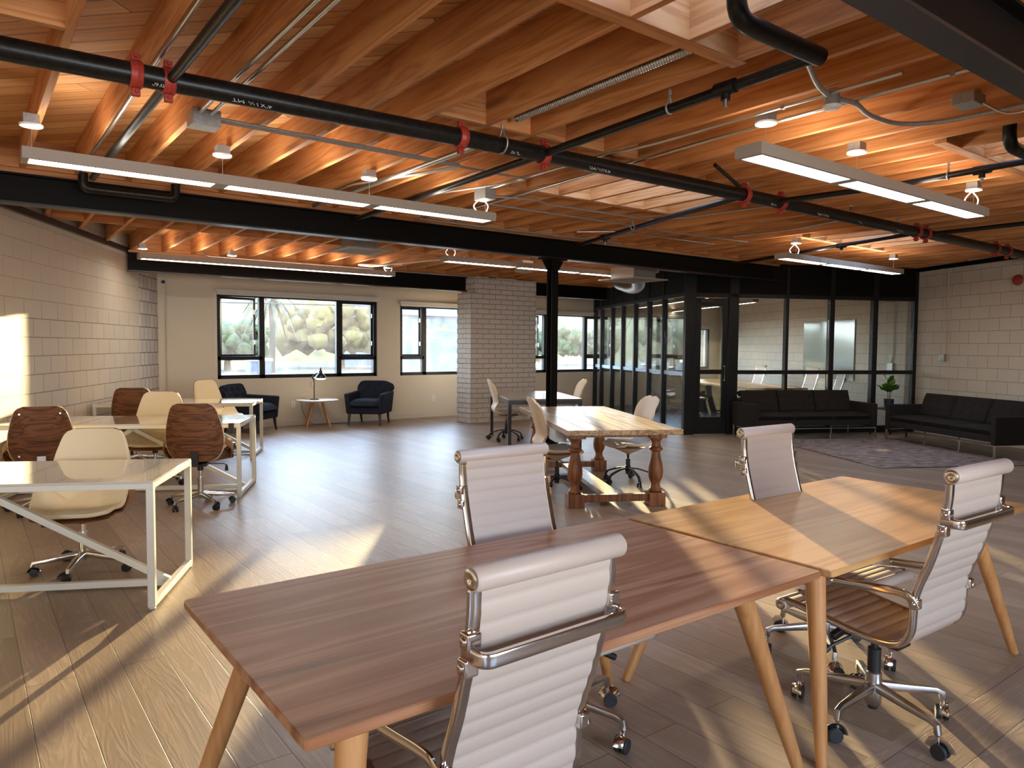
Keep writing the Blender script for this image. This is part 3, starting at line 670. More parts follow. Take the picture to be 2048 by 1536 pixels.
def feed(t, x, y0, z0):
    MB().tube(smooth_path([(x, 0.02, 0.075), (x-0.05, 0.03, 0.14), (x+0.02, 0.0, 0.22)]), 0.006, 8).tube(smooth_path([(x+0.05, -0.02, 0.075), (x+0.07, -0.03, 0.15), (x+0.0, 0.0, 0.22)]), 0.006, 8).build('power_cable', 'whitecable', t)
p1 = pendant(0.34, 4.06, 5.75, 2.70, 'long linear pendant light at the upper left, nearest the camera on that side', [0.40, 1.60, 2.8, 4.0]); feed(p1, 3.6, 0, 0)
p2 = pendant(3.90, 7.30, 2.78, 2.70, 'linear pendant light with three bright panels at the upper right', [4.08, 5.19, 7.2]); feed(p2, 3.25, 0, 0)
p3 = pendant(2.00, 5.95, 11.32, 2.70, 'linear pendant light hanging in front of the large window', [2.05, 3.27, 5.85], 1); feed(p3, 3.85, 0, 0)
p4 = pendant(5.42, 9.25, 8.80, 2.70, 'linear pendant light crossing behind the black steel column', [5.5, 9.0]); feed(p4, 0.1, 0, 0)
p5 = pendant(8.65, 11.85, 5.62, 2.70, 'linear pendant light above the left sofa in front of the black header', [9.0, 11.7]); feed(p5, 0.3, 0, 0)
p6 = pendant(0, 5.0, 0, 2.55, 'linear pendant light inside the meeting room over its table', [0.4, 3.0, 4.6], 1, (C(14.6, 7.9, 2.50), PI/2-CA), 0.14)

p7 = pendant(0, 4.0, 0, 2.50, 'second linear pendant light inside the meeting room, closer to the glass side', [0.4, 3.6], 1, (C(13.6, 6.35, 2.50), PI/2-CA), 0.14)

# ------------------------------------------------------------------ sprinkler pipework
PZ, PY, PR = 2.89, 4.11, 0.057
main = tag(MB().tube([(-2.0, PY+0.13, PZ), (0.19, PY+0.11, PZ), (2.66, PY, PZ), (6.0, PY-0.065, PZ), (12.85, PY-0.065, PZ)], PR, 28).build('sprinkler_main_pipe', 'pipe'), 'thick black sprinkler main running the width of the room under the joists', 'pipe')
def coupling(x, y, z, r, ax='x', name='pipe_coupling', parent=None, tee=False):
    m = MB(); w_ = 0.030
    prof = [(r+0.001, -w_), (r+0.010, -w_), (r+0.014, -w_*0.7), (r+0.014, -w_*0.2), (r+0.018, 0), (r+0.014, w_*0.2), (r+0.014, w_*0.7), (r+0.010, w_), (r+0.001, w_)]
    m.lathe(prof, (x, y, z), 24, ax, cap=False)
    for sg in (-1, 1):   # bolted ears
        if ax == 'x':
            m.box(x-0.02, x+0.02, y-0.016, y+0.016, z+sg*(r+0.030)-0.020, z+sg*(r+0.030)+0.016)
            m.cyl((x, y-0.032, z+sg*(r+0.030)), (x, y+0.032, z+sg*(r+0.030)), 0.009, n=8)
        else:
            m.box(x-0.016+sg*(r+0.026), x+0.016+sg*(r+0.026), y-0.018, y+0.018, z-0.016, z+0.016)
            m.cyl((x+sg*(r+0.028), y, z-0.028), (x+sg*(r+0.028), y, z+0.028), 0.007, n=8)
    return m.build(name, 'red', parent, bevel=0.002)
for x in (0.745, 0.90, 2.66, 3.365, 5.64, 6.20, 8.94, 9.18, 11.24, 11.64):
    coupling(x, PY+(0.09 if x < 1 else (0.0 if x < 4 else -0.065)), PZ, PR, 'x', parent=main)
# pipe markings in white paint pen
def text_obj(s, size, loc, rot, mat, parent, name='marking'):
    c = bpy.data.curves.new(name, 'FONT'); c.body = s; c.size = size; c.extrude = 0.0004; c.align_x = 'LEFT'
    o = bpy.data.objects.new(name, c); COL.objects.link(o)
    bpy.context.view_layer.update()
    me = bpy.data.meshes.new_from_object(o); bpy.data.objects.remove(o)
    o = bpy.data.objects.new(name, me); COL.objects.link(o); me.materials.clear(); me.materials.append(M[mat]); o.parent = parent; o.location = loc; o.rotation_euler = rot
    return o
M['chalk'] = plain('paint_pen_white', (0.62, 0.60, 0.55), 0.7)
def pipe_text(s, x, y=None, size=0.035):
    # lettered on the lower camera-facing quarter, reading right to left as in the photo
    y = PY if y is None else y; a = R(38)
    py = y-math.cos(a)*PR*1.015; pz = PZ-math.sin(a)*PR*1.015
    text_obj(s, size, (x, py, pz), (R(90)+a, PI, 0), 'chalk', main)
pipe_text("4'X1½ MT", 1.42, PY+0.07, 0.05); pipe_text("0'6\"", 0.87, PY+0.085, 0.04); pipe_text("4'X1½ MT", 3.95, PY-0.03, 0.05); pipe_text("1'10\"", 6.05, PY-0.065, 0.045); pipe_text("4X1½ MT", 6.95, PY-0.065, 0.05); pipe_text("2-5", 7.6, PY-0.065, 0.05); pipe_text("K-3-11", 8.5, PY-0.065, 0.05); pipe_text("2'-5\"", 3.10, PY-0.01, 0.045)
def hanger(x, y, z, r, ax='x', parent=None, zt=3.0):
    m = MB(); pts = []
    for k in range(13):
        a = -PI*0.5+ (k-6)/6*PI*0.86
        c, s_ = math.cos(a)*(r+0.004), math.sin(a)*(r+0.004)
        pts.append((x, y+c, z+s_) if ax == 'x' else (x+c, y, z+s_))
    top = (x, y, z+r+0.05)
    m.tube([top]+pts+[top], 1.0, 6, flat=(0.003, 0.022)) if False else m.tube([top]+pts+[top], 0.006, 6)
    m.cyl(top, (x, y, zt), 0.005, n=8); m.cyl((x, y, z+r+0.045), (x, y, z+r+0.07), 0.011, n=8)
    return m.build('pipe_hanger', 'greybox', parent)
for x in (2.97, 5.72, 8.5, 12.0): hanger(x, PY-0.04, PZ, PR, 'x', main)
def branch(name, pts, r, label, hang=(), heads=(), tees=()):
    o = tag(MB().tube(bend_path(pts, r*2.2), r, 18).build(name, 'pipe'), label, 'pipe', 'branch sprinkler pipes')
    for (x, y) in hang: hanger(x, y, pts[-1][2], r, 'y', o)
    for (x, y, z) in heads:
        m = MB(); m.cyl((x, y-0.06, z), (x, y+0.06, z), r*1.35, n=16); m.cyl((x, y, z), (x, y, z-r-0.035), r*0.9, n=14)
        m.build('pipe_tee', 'pipe', o)
        m = MB(); m.cyl((x, y, z-r-0.035), (x, y, z-r-0.065), 0.011, n=10); m.cyl((x, y, z-r-0.068), (x, y, z-r-0.071), 0.018, n=12); m.build('sprinkler_head', 'satin', o)
    return o
branch('branch_pipe', [(0.905, -1.5, PZ), (0.905, 7.0, PZ)], 0.026, 'black branch pipe crossing the main at the upper left')
branch('branch_pipe', [(3.245, 1.955, PZ), (3.35, 4.12, PZ), (3.47, 7.45, PZ)], 0.028, 'black branch pipe crossing the main near the middle of the ceiling', [(3.28, 2.87)], [(3.26, 2.47, PZ)])
branch('drop_pipe', [(2.62, 1.94, 3.19), (2.62, 1.94, PZ), (3.26, 1.94, PZ)], 0.042, 'thick black elbow pipe coming down beside the skylight at the top', [])
branch('branch_pipe', [(6.20, 2.0, PZ), (6.28, 3.06, PZ), (6.12, 4.06, PZ)], 0.025, 'black branch pipe passing behind the right pendant light', [(6.25, 2.60)], [(6.25, 2.36, PZ)])
branch('drop_pipe', [(5.66, 1.98, 3.22), (5.66, 1.98, PZ), (6.28, 1.98, PZ)], 0.042, 'thick black elbow pipe at the right edge of the picture')
branch('branch_pipe', [(9.23, 2.6, PZ), (9.24, 4.0, PZ)], 0.025, 'black branch pipe leaving the main toward the right edge')
branch('branch_pipe', [(9.05, 4.12, PZ), (9.39, 5.32, PZ), (9.9, 6.8, PZ), (10.1, 7.45, PZ)], 0.025, 'black branch pipe running behind the main above the left sofa', [], [(9.37, 5.19, PZ)])
branch('branch_pipe', [(5.67, 4.06, PZ), (5.98, 5.19, PZ), (6.33, 6.28, PZ), (6.70, 7.45, PZ)], 0.027, 'black branch pipe running toward the beam above the wooden trestle table', [(6.15, 5.9)], [(6.45, 6.65, PZ)])
tag(MB().cyl((5.48, 3.98, PZ+0.04), (4.90, 3.80, 2.995), 0.016).build('sway_brace', 'pipe'), 'short slanting black brace above the main pipe', 'pipe brace')
# waste pipe stub beyond the left pendant
tag(MB().tube(bend_path([(0.88, 7.36, 2.99), (0.88, 7.36, 2.86), (1.62, 7.34, 2.86), (1.62, 7.34, 2.99)], 0.07), 0.04, 16).build('waste_pipe', 'pipe'), 'short black pipe with two elbows lying on top of the long steel beam', 'pipe')

# ------------------------------------------------------------------ conduits, boxes
def conduit(pts, r, label, mat='galv', bend=0.08, straps=(), name='conduit'):
    o = tag(MB().tube(bend_path(pts, bend), r, 10).build(name, mat), label, 'conduit', 'electrical conduits')
    for p in straps: MB().cyl((p[0]-0.012, p[1], p[2]), (p[0]+0.012, p[1], p[2]), r*1.35, n=10).build('strap', 'greybox', o)
    return o
conduit([(1.235, -2.5, 2.975), (1.235, 4.9, 2.975)], 0.012, 'left of the two bright parallel conduits under a joist at the upper left')
conduit([(1.30, -2.5, 2.972), (1.30, 4.9, 2.972)], 0.012, 'right of the two bright parallel conduits under a joist at the upper left')
conduit([(0.848, -2.5, 2.985), (0.848, 7.4, 2.985)], 0.012, 'bright conduit fixed under the second joist from the left wall')
tag(box_obj('junction_box', 'greybox', 1.19, 1.36, 4.90, 5.06, 2.90, 3.0, bevel=0.003), 'square metal box where the conduits turn at the upper left', 'junction box')
for k in range(3):
    y = 4.93+0.032*k
    conduit([(1.36, y, 2.96), (3.25+0.03*k+(0.65 if k == 2 else 0), y+0.03, 2.96), (2.85+(0.75 if k == 2 else 0), 6.2, 2.965), (2.85+(0.75 if k == 2 else 0), 7.0, 2.965)], 0.009,
            ['nearest', 'middle', 'farthest'][k]+' of the three dark conduits bundled across the joists behind the main pipe', 'greybox', 0.1)
conduit([(4.22, -1.0, 2.975), (4.22, 3.05, 2.975), (4.36, 6.9, 2.97)], 0.012, 'long straight conduit passing above the right pendant toward the beam', straps=[(4.22, 2.4, 2.975), (4.22, 1.75, 2.975)])
conduit([(3.985, 1.9, 2.972), (3.985, 3.6, 2.972), (3.93, 4.1, 2.972), (3.93, 5.6, 2.972)], 0.012, 'conduit from the ceiling detector down to the box near the left pendant end', straps=[(3.985, 2.6, 2.972)])
tag(box_obj('junction_box', 'greybox', 3.88, 4.0, 5.58, 5.76, 2.88, 2.99, bevel=0.003), 'metal box feeding the right end of the left pendant light', 'junction box')
conduit([(4.0, 5.68, 2.93), (4.55, 5.66, 2.96), (4.75, 5.76, 2.96), (6.25, 5.72, 2.96), (6.45, 5.4, 2.96), (6.62, 4.2, 2.96), (6.66, 3.4, 2.96)], 0.011, 'dark conduit bending across the joists below the middle skylight', 'greybox')
conduit([(4.3, 6.15, 2.965), (6.6, 6.15, 2.965), (7.2, 6.2, 2.965), (8.6, 6.1, 2.965)], 0.010, 'thin conduit running beside the middle skylight toward the header', 'greybox')
conduit([(4.2, 7.36, 2.965), (7.4, 7.30, 2.965)], 0.012, 'conduit running along the top of the long steel beam', 'greybox', straps=[(5.0, 7.345, 2.965), (6.2, 7.32, 2.965)])
conduit([(6.2, 6.9, 2.96), (6.6, 6.55, 2.96), (8.4, 6.5, 2.96)], 0.011, 'bright short conduit above the long beam right of the column')
conduit([(7.2, 3.9, 2.96), (7.9, 4.3, 2.96), (8.1, 5.2, 2.96), (8.0, 5.9, 2.96)], 0.011, 'looping conduit in front of the pendant over the sofas')
conduit([(3.02, 2.50, 3.05), (3.02, 3.98, 3.05)], 0.024, 'ribbed flexible conduit lying between two joists near the skylight', 'flex')
# ribbed look
fc = bpy.data.objects['conduit.011'] if 'conduit.011' in bpy.data.objects else None
rib = MB()
for k in range(80): rib.lathe([(0.024, -0.004), (0.028, 0), (0.024, 0.004)], (3.02, 2.52+k*0.018, 3.05), 12, 'y', cap=False)
ro = rib.build('ribbing', 'flex', bpy.data.objects[[o.name for o in bpy.data.objects if o.get('label', '').startswith('ribbed flexible')][0]])
conduit([(2.93, 7.3, 2.95), (2.965, 5.5, 2.95), (2.98, 4.3, 2.95)], 0.022, 'silver flexible conduit slanting under the joists behind the main pipe', 'flex')
conduit([(3.50, 2.15, 2.985), (3.80, 2.27, 2.965), (4.02, 2.32, 2.96), (4.20, 2.26, 2.95), (4.45, 2.33, 2.95), (4.80, 2.33, 2.955), (5.02, 2.16, 2.965), (5.08, 1.5, 2.97)], 0.015, 'snaking flexible conduit through the ceiling detector at the upper right', 'greybox', 0.15)
dt = thing('ceiling_detector', 'round white smoke detector under the snaking conduit at the upper right', 'smoke detector', (4.02, 2.31, 2.91))
MB().lathe([(0.04, 0.09), (0.045, 0.02), (0.047, 0.0)], (0, 0, 0), 20).build('box', 'greybox', dt)
MB().lathe([(0.0, -0.022), (0.035, -0.022), (0.05, -0.012), (0.052, 0.0), (0.045, 0.004)], (0, 0, 0), 24).build('cover', 'white', dt)
tag(box_obj('junction_box', 'greybox', 4.62, 4.78, 1.80, 1.92, 2.93, 2.995, bevel=0.003), 'flat metal box near the beam at the upper right', 'junction box')
conduit([(4.74, 1.80, 2.94), (4.78, 1.7, 2.86), (4.74, 1.58, 2.84), (4.60, 1.42, 2.84), (4.50, 1.25, 2.86)], 0.007, 'thin cable dropping from the flat box at the upper right', 'galv')
conduit([(2.9, 11.52, 2.86), (3.0, 11.62, 2.84), (7.9, 11.66, 2.84)], 0.012, 'bright conduit running along the joists above the large window')
conduit([(5.9, 10.9, 2.87), (5.3, 11.35, 2.86), (5.6, 11.5, 2.86), (6.3, 9.6, 2.90)], 0.012, 'looped white conduit beside the ceiling grille near the large window', 'whitecable')
# right wall services
def wallthing(e1, z, off=0.0): return C(e1, D_R-off, z)
conduit([C(11.23, D_R-0.02, 1.45), C(11.23, D_R-0.02, 2.90), C(11.4, D_R-0.03, 2.94)], 0.012, 'conduit rising from the thermostat on the right block wall', 'base')
th = thing('thermostat', 'small white thermostat box on the right block wall', 'thermostat', C(11.26, D_R, 1.37), rzw)
MB().box(-0.03, 0.05, 0.0, 0.055, -0.06, 0.07).build('box', 'greybox', th, bevel=0.003); MB().box(0.05, 0.14, 0.0, 0.03, -0.045, 0.05).build('housing', 'white', th, bevel=0.005); MB().box(0.07, 0.12, 0.03, 0.033, -0.01, 0.035).build('display', 'board', th)
for k, (e, zz, lb) in enumerate([(12.56, 1.24, 'conduit ending in a switch box, seen through the last glass bay'), (12.22, 0.3, 'long conduit beside the partition post seen through the last glass bay')]):
    conduit([C(e, D_R-0.02, 2.9), C(e, D_R-0.02, zz+0.15), C(e+(0.06 if k == 0 else 0.1), D_R-0.02, zz)], 0.013, lb, 'base')
tag(MB().box(-0.08, 0.08, 0.0, 0.05, -0.07, 0.07).build('switch_box', 'greybox', loc=C(12.62, D_R, 1.18), rz=rzw, bevel=0.003), 'metal switch box seen through the last glass bay', 'switch box')
bell = thing('fire_bell', 'red round fire alarm bell on the right block wall', 'alarm bell', C(9.80, D_R, 2.60), rzw)
MB().lathe([(0.085, 0.03), (0.085, 0.05), (0.07, 0.075), (0.03, 0.088), (0.0, 0.09)], (0, 0, 0), 28, 'y').build('gong', 'red', bell)
MB().box(-0.05, 0.05, 0.0, 0.03, -0.05, 0.05).build('back_box', 'red', bell)
# window wall details
tag(MB().tube([(2.79, YW-0.02, 0.1), (2.79, YW-0.02, 2.58)], 0.012, 10).build('corner_conduit', 'base'), 'thin vertical conduit in the corner beside the rough blocks', 'conduit')
scm = thing('security_camera', 'tiny round security camera high in the left corner', 'security camera', (2.74, YW, 2.56))
MB().cyl((0, 0, 0), (0, -0.04, 0), 0.035, n=20).build('mount', 'white', scm); MB().lathe([(0.028, -0.04), (0.03, -0.07), (0.02, -0.09), (0, -0.095)], (0, 0, 0), 18, 'y').build('lens', 'blackplastic', scm)
ol = thing('wall_outlet', 'white wall outlet between the armchair and the chimney', 'outlet', (8.05, YW, 0.40)); MB().box(-0.038, 0.038, -0.008, 0, -0.06, 0.06).build('cover_plate', 'white', ol, bevel=0.003); MB().box(-0.015, 0.015, -0.011, -0.008, 0.012, 0.04).box(-0.015, 0.015, -0.011, -0.008, -0.04, -0.012).build('socket', 'base', ol)
ol = thing('wall_outlet', 'white wall outlet behind the round side table', 'outlet', (4.98, YW, 0.40)); MB().box(-0.038, 0.038, -0.008, 0, -0.06, 0.06).build('cover_plate', 'white', ol, bevel=0.003); MB().box(-0.015, 0.015, -0.011, -0.008, 0.012, 0.04).box(-0.015, 0.015, -0.011, -0.008, -0.04, -0.012).build('socket', 'base', ol)

# ceiling grilles
def grille(c, rz, label, s=0.62):
    t = thing('air_grille', label, 'air vent', c, rz)
    m = MB(); h = s/2
    for a, b, c_, d in ((-h, h, -h, -h+0.09), (-h, h, h-0.09, h), (-h, -h+0.09, -h+0.09, h-0.09), (h-0.09, h, -h+0.09, h-0.09)): m.box(a, b, c_, d, 0, 0.02)
    m.build('frame', 'fixture', t, bevel=0.004)
    m = MB()
    for k in range(14):
        y = -h+0.10+k*(s-0.2)/13; m.bar((-h+0.09, y, 0.012), (h-0.09, y, 0.012), 0.012, 0.003, (0, 0.5, 1))
    m.build('louvres', 'greybox', t)
    MB().box(-h+0.14, h-0.14, -h+0.14, h-0.14, 0.02, 0.20).build('plenum_box', 'greybox', t)
    return t
grille((4.22, 8.95, 2.75), 0.0, 'square return air grille hanging behind the long beam on the left', 0.64)
g2 = grille((8.60, 8.22, 2.58), 0.0, 'square air grille with flexible duct beside the meeting room', 0.78)
fd = MB().tube(smooth_path([(8.9, 8.5, 2.85), (9.2, 8.7, 2.75), (9.55, 9.0, 2.62), (9.9, 9.5, 2.62), (10.3, 10.2, 2.75)], 8), 0.11, 20); fd = fd.build('flexible_duct', 'duct'); tag(fd, 'silver flexible duct curling down beside the meeting room corner', 'duct')
m = MB()
for k, p in enumerate(smooth_path([(8.9, 8.5, 2.85), (9.2, 8.7, 2.75), (9.55, 9.0, 2.62), (9.9, 9.5, 2.62), (10.3, 10.2, 2.75)], 8)):
    pts = []
    for j in range(20):
        a = 2*PI*j/20; pts.append(p+Vector((0, 0, 1))*math.cos(a)*0.112+Vector((-0.6, 0.8, 0))*math.sin(a)*0.112)
    m.tube(pts, 0.0035, 6, closed=True)
m.build('wire_coil', 'greybox', fd)
tag(MB().cyl(C(13.0, 5.75, 2.74), C(17.5, 5.85, 2.74), 0.13, n=24).build('ceiling_duct', 'duct'), 'round metal duct under the meeting room ceiling', 'duct')
tag(box_obj('exhaust_vent', 'greybox', 7.2, 7.42, 9.3, 9.5, 2.72, 2.9), 'small metal vent box behind the crossing pendant light', 'vent box')

# ------------------------------------------------------------------ furniture
def caster(parent, x, y, r=0.028, hood='chrome', wheel='rubber', rz=0.0, zt=0.09):
    c = MB()
    Q = Matrix.Rotation(rz, 3, 'Z')
    def P(a, b, z): v = Q @ Vector((a, b, 0)); return (x+v.x, y+v.y, z)
    for sg in (-1, 1):
        c.cyl(P(sg*0.006, -0.012, r), P(sg*0.024, -0.012, r), r, n=20)
    o = c.build('caster', wheel, parent, bevel=0.003)
    h = MB(); h.cyl(P(0, 0, r+0.012), P(0, 0, zt), 0.008, n=10)
    pts = [P(0, -0.012+math.cos(a)*(r+0.006), r+math.sin(a)*(r+0.006)) for a in [k/8*PI*0.95 for k in range(9)]]
    h.tube(pts, 1.0, 8, flat=(0.004, 0.046))
    h.build('caster_hood', hood, o)
    return o
EX_PROF = [(-.352, 1.075), (-.350, 1.0), (-.338, .92), (-.318, .84), (-.292, .75), (-.262, .67), (-.246, .61), (-.243, .55), (-.238, .49), (-.212, .44), (-.165, .418), (-.10, .413), (-.02, .420), (.08, .434), (.17, .446), (.24, .454), (.28, .455)]
def exec_chair(label, loc, rz):
    t = thing('executive_chair', label, 'office chair', loc, rz)
    prof = smooth_path([(0, y, z) for y, z in EX_PROF], 5)
    # arc length
    S = [0.0]
    for a, b in zip(prof, prof[1:]): S.append(S[-1]+(b-a).length)
    total = S[-1]
    def at(s_):
        for i in range(len(S)-1):
            if S[i+1] >= s_: 
                k = (s_-S[i])/max(1e-9, S[i+1]-S[i]); p = prof[i].lerp(prof[i+1], k); d = (prof[i+1]-prof[i]).normalized(); return p, d
        return prof[-1], (prof[-1]-prof[-2]).normalized()
    nb = 23; pitch = total/nb; nu = nb*8
    m = MB(); W_ = 0.205
    rows = []
    for side in (1, -1):
        g = []
        for i in range(nu+1):
            s_ = total*i/nu; p, d = at(s_); nrm = Vector((0, -d.z, d.y)) if True else None
            # normal toward sitter: rotate direction
            nrm = Vector((0, -d.z, d.y)); 
            b = 0.006+0.0048*abs(math.sin(PI*s_/pitch))**0.6
            g.append([m.bm.verts.new(p+nrm*(b*side)+Vector((x, 0, 0))) for x in (-W_, -W_*0.5, 0, W_*0.5, W_)])
        rows.append(g)
    A, B = rows
    for i in range(nu):
        for j in range(4):
            m.bm.faces.new((A[i][j], A[i][j+1], A[i+1][j+1], A[i+1][j])); m.bm.faces.new((B[i][j], B[i+1][j], B[i+1][j+1], B[i][j+1]))
        for j in (0, 4): m.bm.faces.new((A[i][j], A[i+1][j], B[i+1][j], B[i][j]))
    for i in (0, nu):
        for j in range(4): m.bm.faces.new((A[i][j], A[i][j+1], B[i][j+1], B[i][j]))
    m.build('seat_sling', 'leather', t, angle=70)
    # rolled ends
    for nm, (y, z), r, dy, dz in (('top_roll', (-.352, 1.075), 0.029, -0.012, 0.006), ('front_roll', (.28, .455), 0.026, 0.012, -0.016)):
        o = MB().lathe([(0.0, -.235), (r-0.004, -.235), (r, -.230), (r, .230), (r-0.004, .235), (0.0, .235)], (0, y+dy, z+dz), 24, 'x', cap=False).build(nm, 'leather', t)
        for sg in (-1, 1):
            MB().lathe([(0.004, sg*.2352), (0.020, sg*.2352), (0.023, sg*.238), (0.018, sg*.2405), (0.008, sg*.2405), (0.004, sg*.2375)], (0, y+dy, z+dz), 20, 'x').build('end_disc', 'chrome', o)
    for sg in (-1, 1):
        fp = [Vector((sg*0.216, p.y, p.z)) for p in prof[2:]]
        o = MB().tube(fp, 1.0, 12, flat=(0.024, 0.026), up=(1, 0, 0)).tube([q+Vector((sg*0.0145, 0, 0)) for q in fp], 1.0, 8, flat=(0.007, 0.012), up=(1, 0, 0)).build('side_frame', 'chrome', t)
        # clamps at bar and arm height
        for (y, z) in ((-.343, .945), (-.334, .885), (-.248, .60)):
            c = MB().box(sg*0.205, sg*0.243, y-0.022, y+0.012, z-0.020, z+0.020); c.cyl((sg*0.238, y-0.004, z), (sg*0.249, y-0.004, z), 0.010, n=12)
            c.build('frame_clamp', 'chrome', o, bevel=0.006, seg=3)
        # low arm rail from the rear clamp forward to its bolt
        a = MB().tube(smooth_path([(sg*0.236, -.262, .585), (sg*0.243, -.235, .625), (sg*0.243, -.19, .632), (sg*0.243, -.06, .618), (sg*0.243, .07, .604)]), 1.0, 10, flat=(0.012, 0.030), up=(1, 0, 0))
        a.cyl((sg*0.232, .075, .603), (sg*0.256, .075, .603), 0.019, n=18)
        a.build('armrest', 'chrome', t)
    MB().tube(bend_path([(-.232, -.335, .918), (-.228, -.400, .915), (.228, -.400, .915), (.232, -.335, .918)], 0.05, 6), 1.0, 14, flat=(0.034, 0.016), up=(0, 0, 1)).build('back_bar', 'chrome', t)
    mm = MB().box(-.055, .055, -.12, .11, .335, .385).bar((0, .02, .37), (0.215, -.02, .418), 0.03, 0.016).bar((0, .02, .37), (-0.215, -.02, .418), 0.03, 0.016).bar((0, .10, .37), (0, .20, .42), 0.06, 0.012).bar((0, .10, .37), (-0.12, .12, .33), 0.03, 0.03)
    mech = mm.build('tilt_mechanism', 'blackplastic', t, bevel=0.006)
    MB().tube([(0.05, 0, .355), (0.21, -.01, .345)], 0.006, 8).lathe([(0, -0.02), (0.016, -0.014), (0.020, 0), (0.016, 0.014), (0, 0.02)], (0.225, -.01, .345), 14, 'x').build('lever', 'chrome', mech)
    MB().tube([(-0.05, .06, .345), (-0.15, .10, .31), (-0.20, .11, .29)], 0.007, 8).cyl((-0.17, .105, .305), (-0.215, .115, .28), 0.014, n=12).build('lever', 'blackplastic', mech)
    MB().cyl((0, 0, .20), (0, 0, .30), 0.026, n=20).cyl((0, 0, .30), (0, 0, .345), 0.015, n=16).cyl((0, 0, .05), (0, 0, .21), 0.020, n=16).build('gas_column', 'blackplastic', t)
    b = MB(); b.lathe([(0.026, 0.065), (0.033, 0.075), (0.034, 0.13), (0.031, 0.20), (0.026, 0.205)], n=24)
    for k in range(5):
        a = R(90)+k*2*PI/5+0.35; d = Vector((math.cos(a), math.sin(a), 0))
        b.tube([d*0.02+Vector((0, 0, .145)), d*0.15+Vector((0, 0, .135)), d*0.265+Vector((0, 0, .128)), d*0.295+Vector((0, 0, .118)), d*0.30+Vector((0, 0, .088)), d*0.30+Vector((0, 0, .070))], [1.35, 1.1, .85, .85, .8, .7], 12, flat=(0.030, 0.028), up=(0, 0, 1))
    b.build('star_base', 'satin', t)
    for k in range(5):
        a = R(90)+k*2*PI/5+0.35; caster(t, math.cos(a)*0.30, math.sin(a)*0.30, 0.029, 'chrome', 'rubber', a+k*0.9, 0.08)
    return t
ex = exec_chair('white ribbed high-back chair with its back to us at the left work table', (1.014, 1.575, 0), 0.03)
ex.scale = (0.92, 1, 0.972)
dup(ex, (2.955, 1.443, 0), -0.03, 'white ribbed high-back chair seen from behind at the right work table', scale=(0.93, 1, 1.0))
dup(ex, (1.857, 2.163, 0), PI-0.01, 'white ribbed chair facing the camera behind the left work table', scale=(0.99, 1, 0.982))
dup(ex, (3.40, 1.91, 0), PI-0.03, 'white ribbed chair facing the camera behind the right work table', scale=(0.93, 1, 1.0))
# meeting room
for (a, b, rot, lb) in ((14.6, 6.45, -PI/2, 'white ribbed meeting room chair on the glass side, nearest the door'),
                        (15.9, 6.5, -PI/2+0.2, 'white ribbed chair midway along the glass side of the meeting table'),
                        (17.0, 6.7, -PI/2, 'white ribbed chair at the far end of the meeting table, glass side'),
                        (14.3, 8.75, PI/2, 'middle white ribbed chair on the block wall side of the meeting table'),
                        (12.95, 8.45, PI/2-0.3, 'white ribbed chair nearest the glass front, on the wall side of the meeting table'),
                        (16.4, 8.7, PI/2, 'white ribbed chair farthest along the block wall side of the meeting table')):
    dup(ex, C(a, b, 0.008), CROT+rot, lb, scale=(1, 1, 1))
mt = thing('meeting_table', 'long pale oak meeting table behind the glass', 'table', C(15.0, 7.6, 0.008), CROT)
MB().box(-0.62, 0.62, -1.95, 1.95, 0.70, 0.74).build('tabletop', 'plank', mt, bevel=0.006)
for y in (-1.3, 1.3): MB().box(-0.35, 0.35, y-0.04, y+0.04, 0.0, 0.70).build('leg', 'tablesteel', mt, bevel=0.004)

# oak work tables
def work_table(label, cx, cy, L, Wd, topm, feet, tops):
    t = thing('work_table', label, 'table', (cx, cy, 0))
    hx, hy = L/2, Wd/2
    m = MB(); b = 0.022   # chamfered underside
    def ring(ins, z, r=0.012):
        pts = []
        for sx, sy, a0 in ((1, -1, -90), (1, 1, 0), (-1, 1, 90), (-1, -1, 180)):
            for k in range(4):
                a = R(a0+30*k); pts.append((sx*(hx-ins-r)+math.cos(a)*r, sy*(hy-ins-r)+math.sin(a)*r, z))
        return [m.bm.verts.new(p) for p in pts]
    rs = [ring(0.015, 0.717), ring(0.001, 0.726), ring(0, 0.735), ring(0, 0.747), ring(0.003, 0.75)]
    for A, B in zip(rs, rs[1:]):
        n = len(A)
        for k in range(n): m.bm.faces.new((A[k], A[(k+1) % n], B[(k+1) % n], B[k]))
    m.bm.faces.new(rs[0][::-1]); m.bm.faces.new(rs[-1])
    m.build('tabletop', topm, t, angle=25)
    m = MB(); m.box(-hx+0.2, hx-0.2, -hy+0.17, -hy+0.19, 0.66, 0.718); m.box(-hx+0.2, hx-0.2, hy-0.19, hy-0.17, 0.66, 0.718); m.box(-hx+0.2, -hx+0.22, -hy+0.19, hy-0.19, 0.66, 0.718); m.box(hx-0.22, hx-0.2, -hy+0.19, hy-0.19, 0.66, 0.718)
    m.build('apron', 'oakleg', t)
    for f_, p in zip(feet, tops):
        MB().tube([(f_[0]-cx, f_[1]-cy, 0.0), (f_[0]-cx+(p[0]-f_[0])*0.3, f_[1]-cy+(p[1]-f_[1])*0.3, 0.216), (p[0]-cx, p[1]-cy, 0.72)], [0.020, 0.027, 0.037], 22).build('leg', 'oakleg', t)
    return t
work_table('reddish oak work table in the foreground, butted against the paler one', 1.44, 1.834, 1.85, 0.98, 'oak', [(0.585, 1.385), (2.31, 1.36), (2.30, 2.31), (0.50, 2.33)], [(0.665, 1.45), (2.045, 1.45), (2.05, 2.2), (0.73, 2.2)])
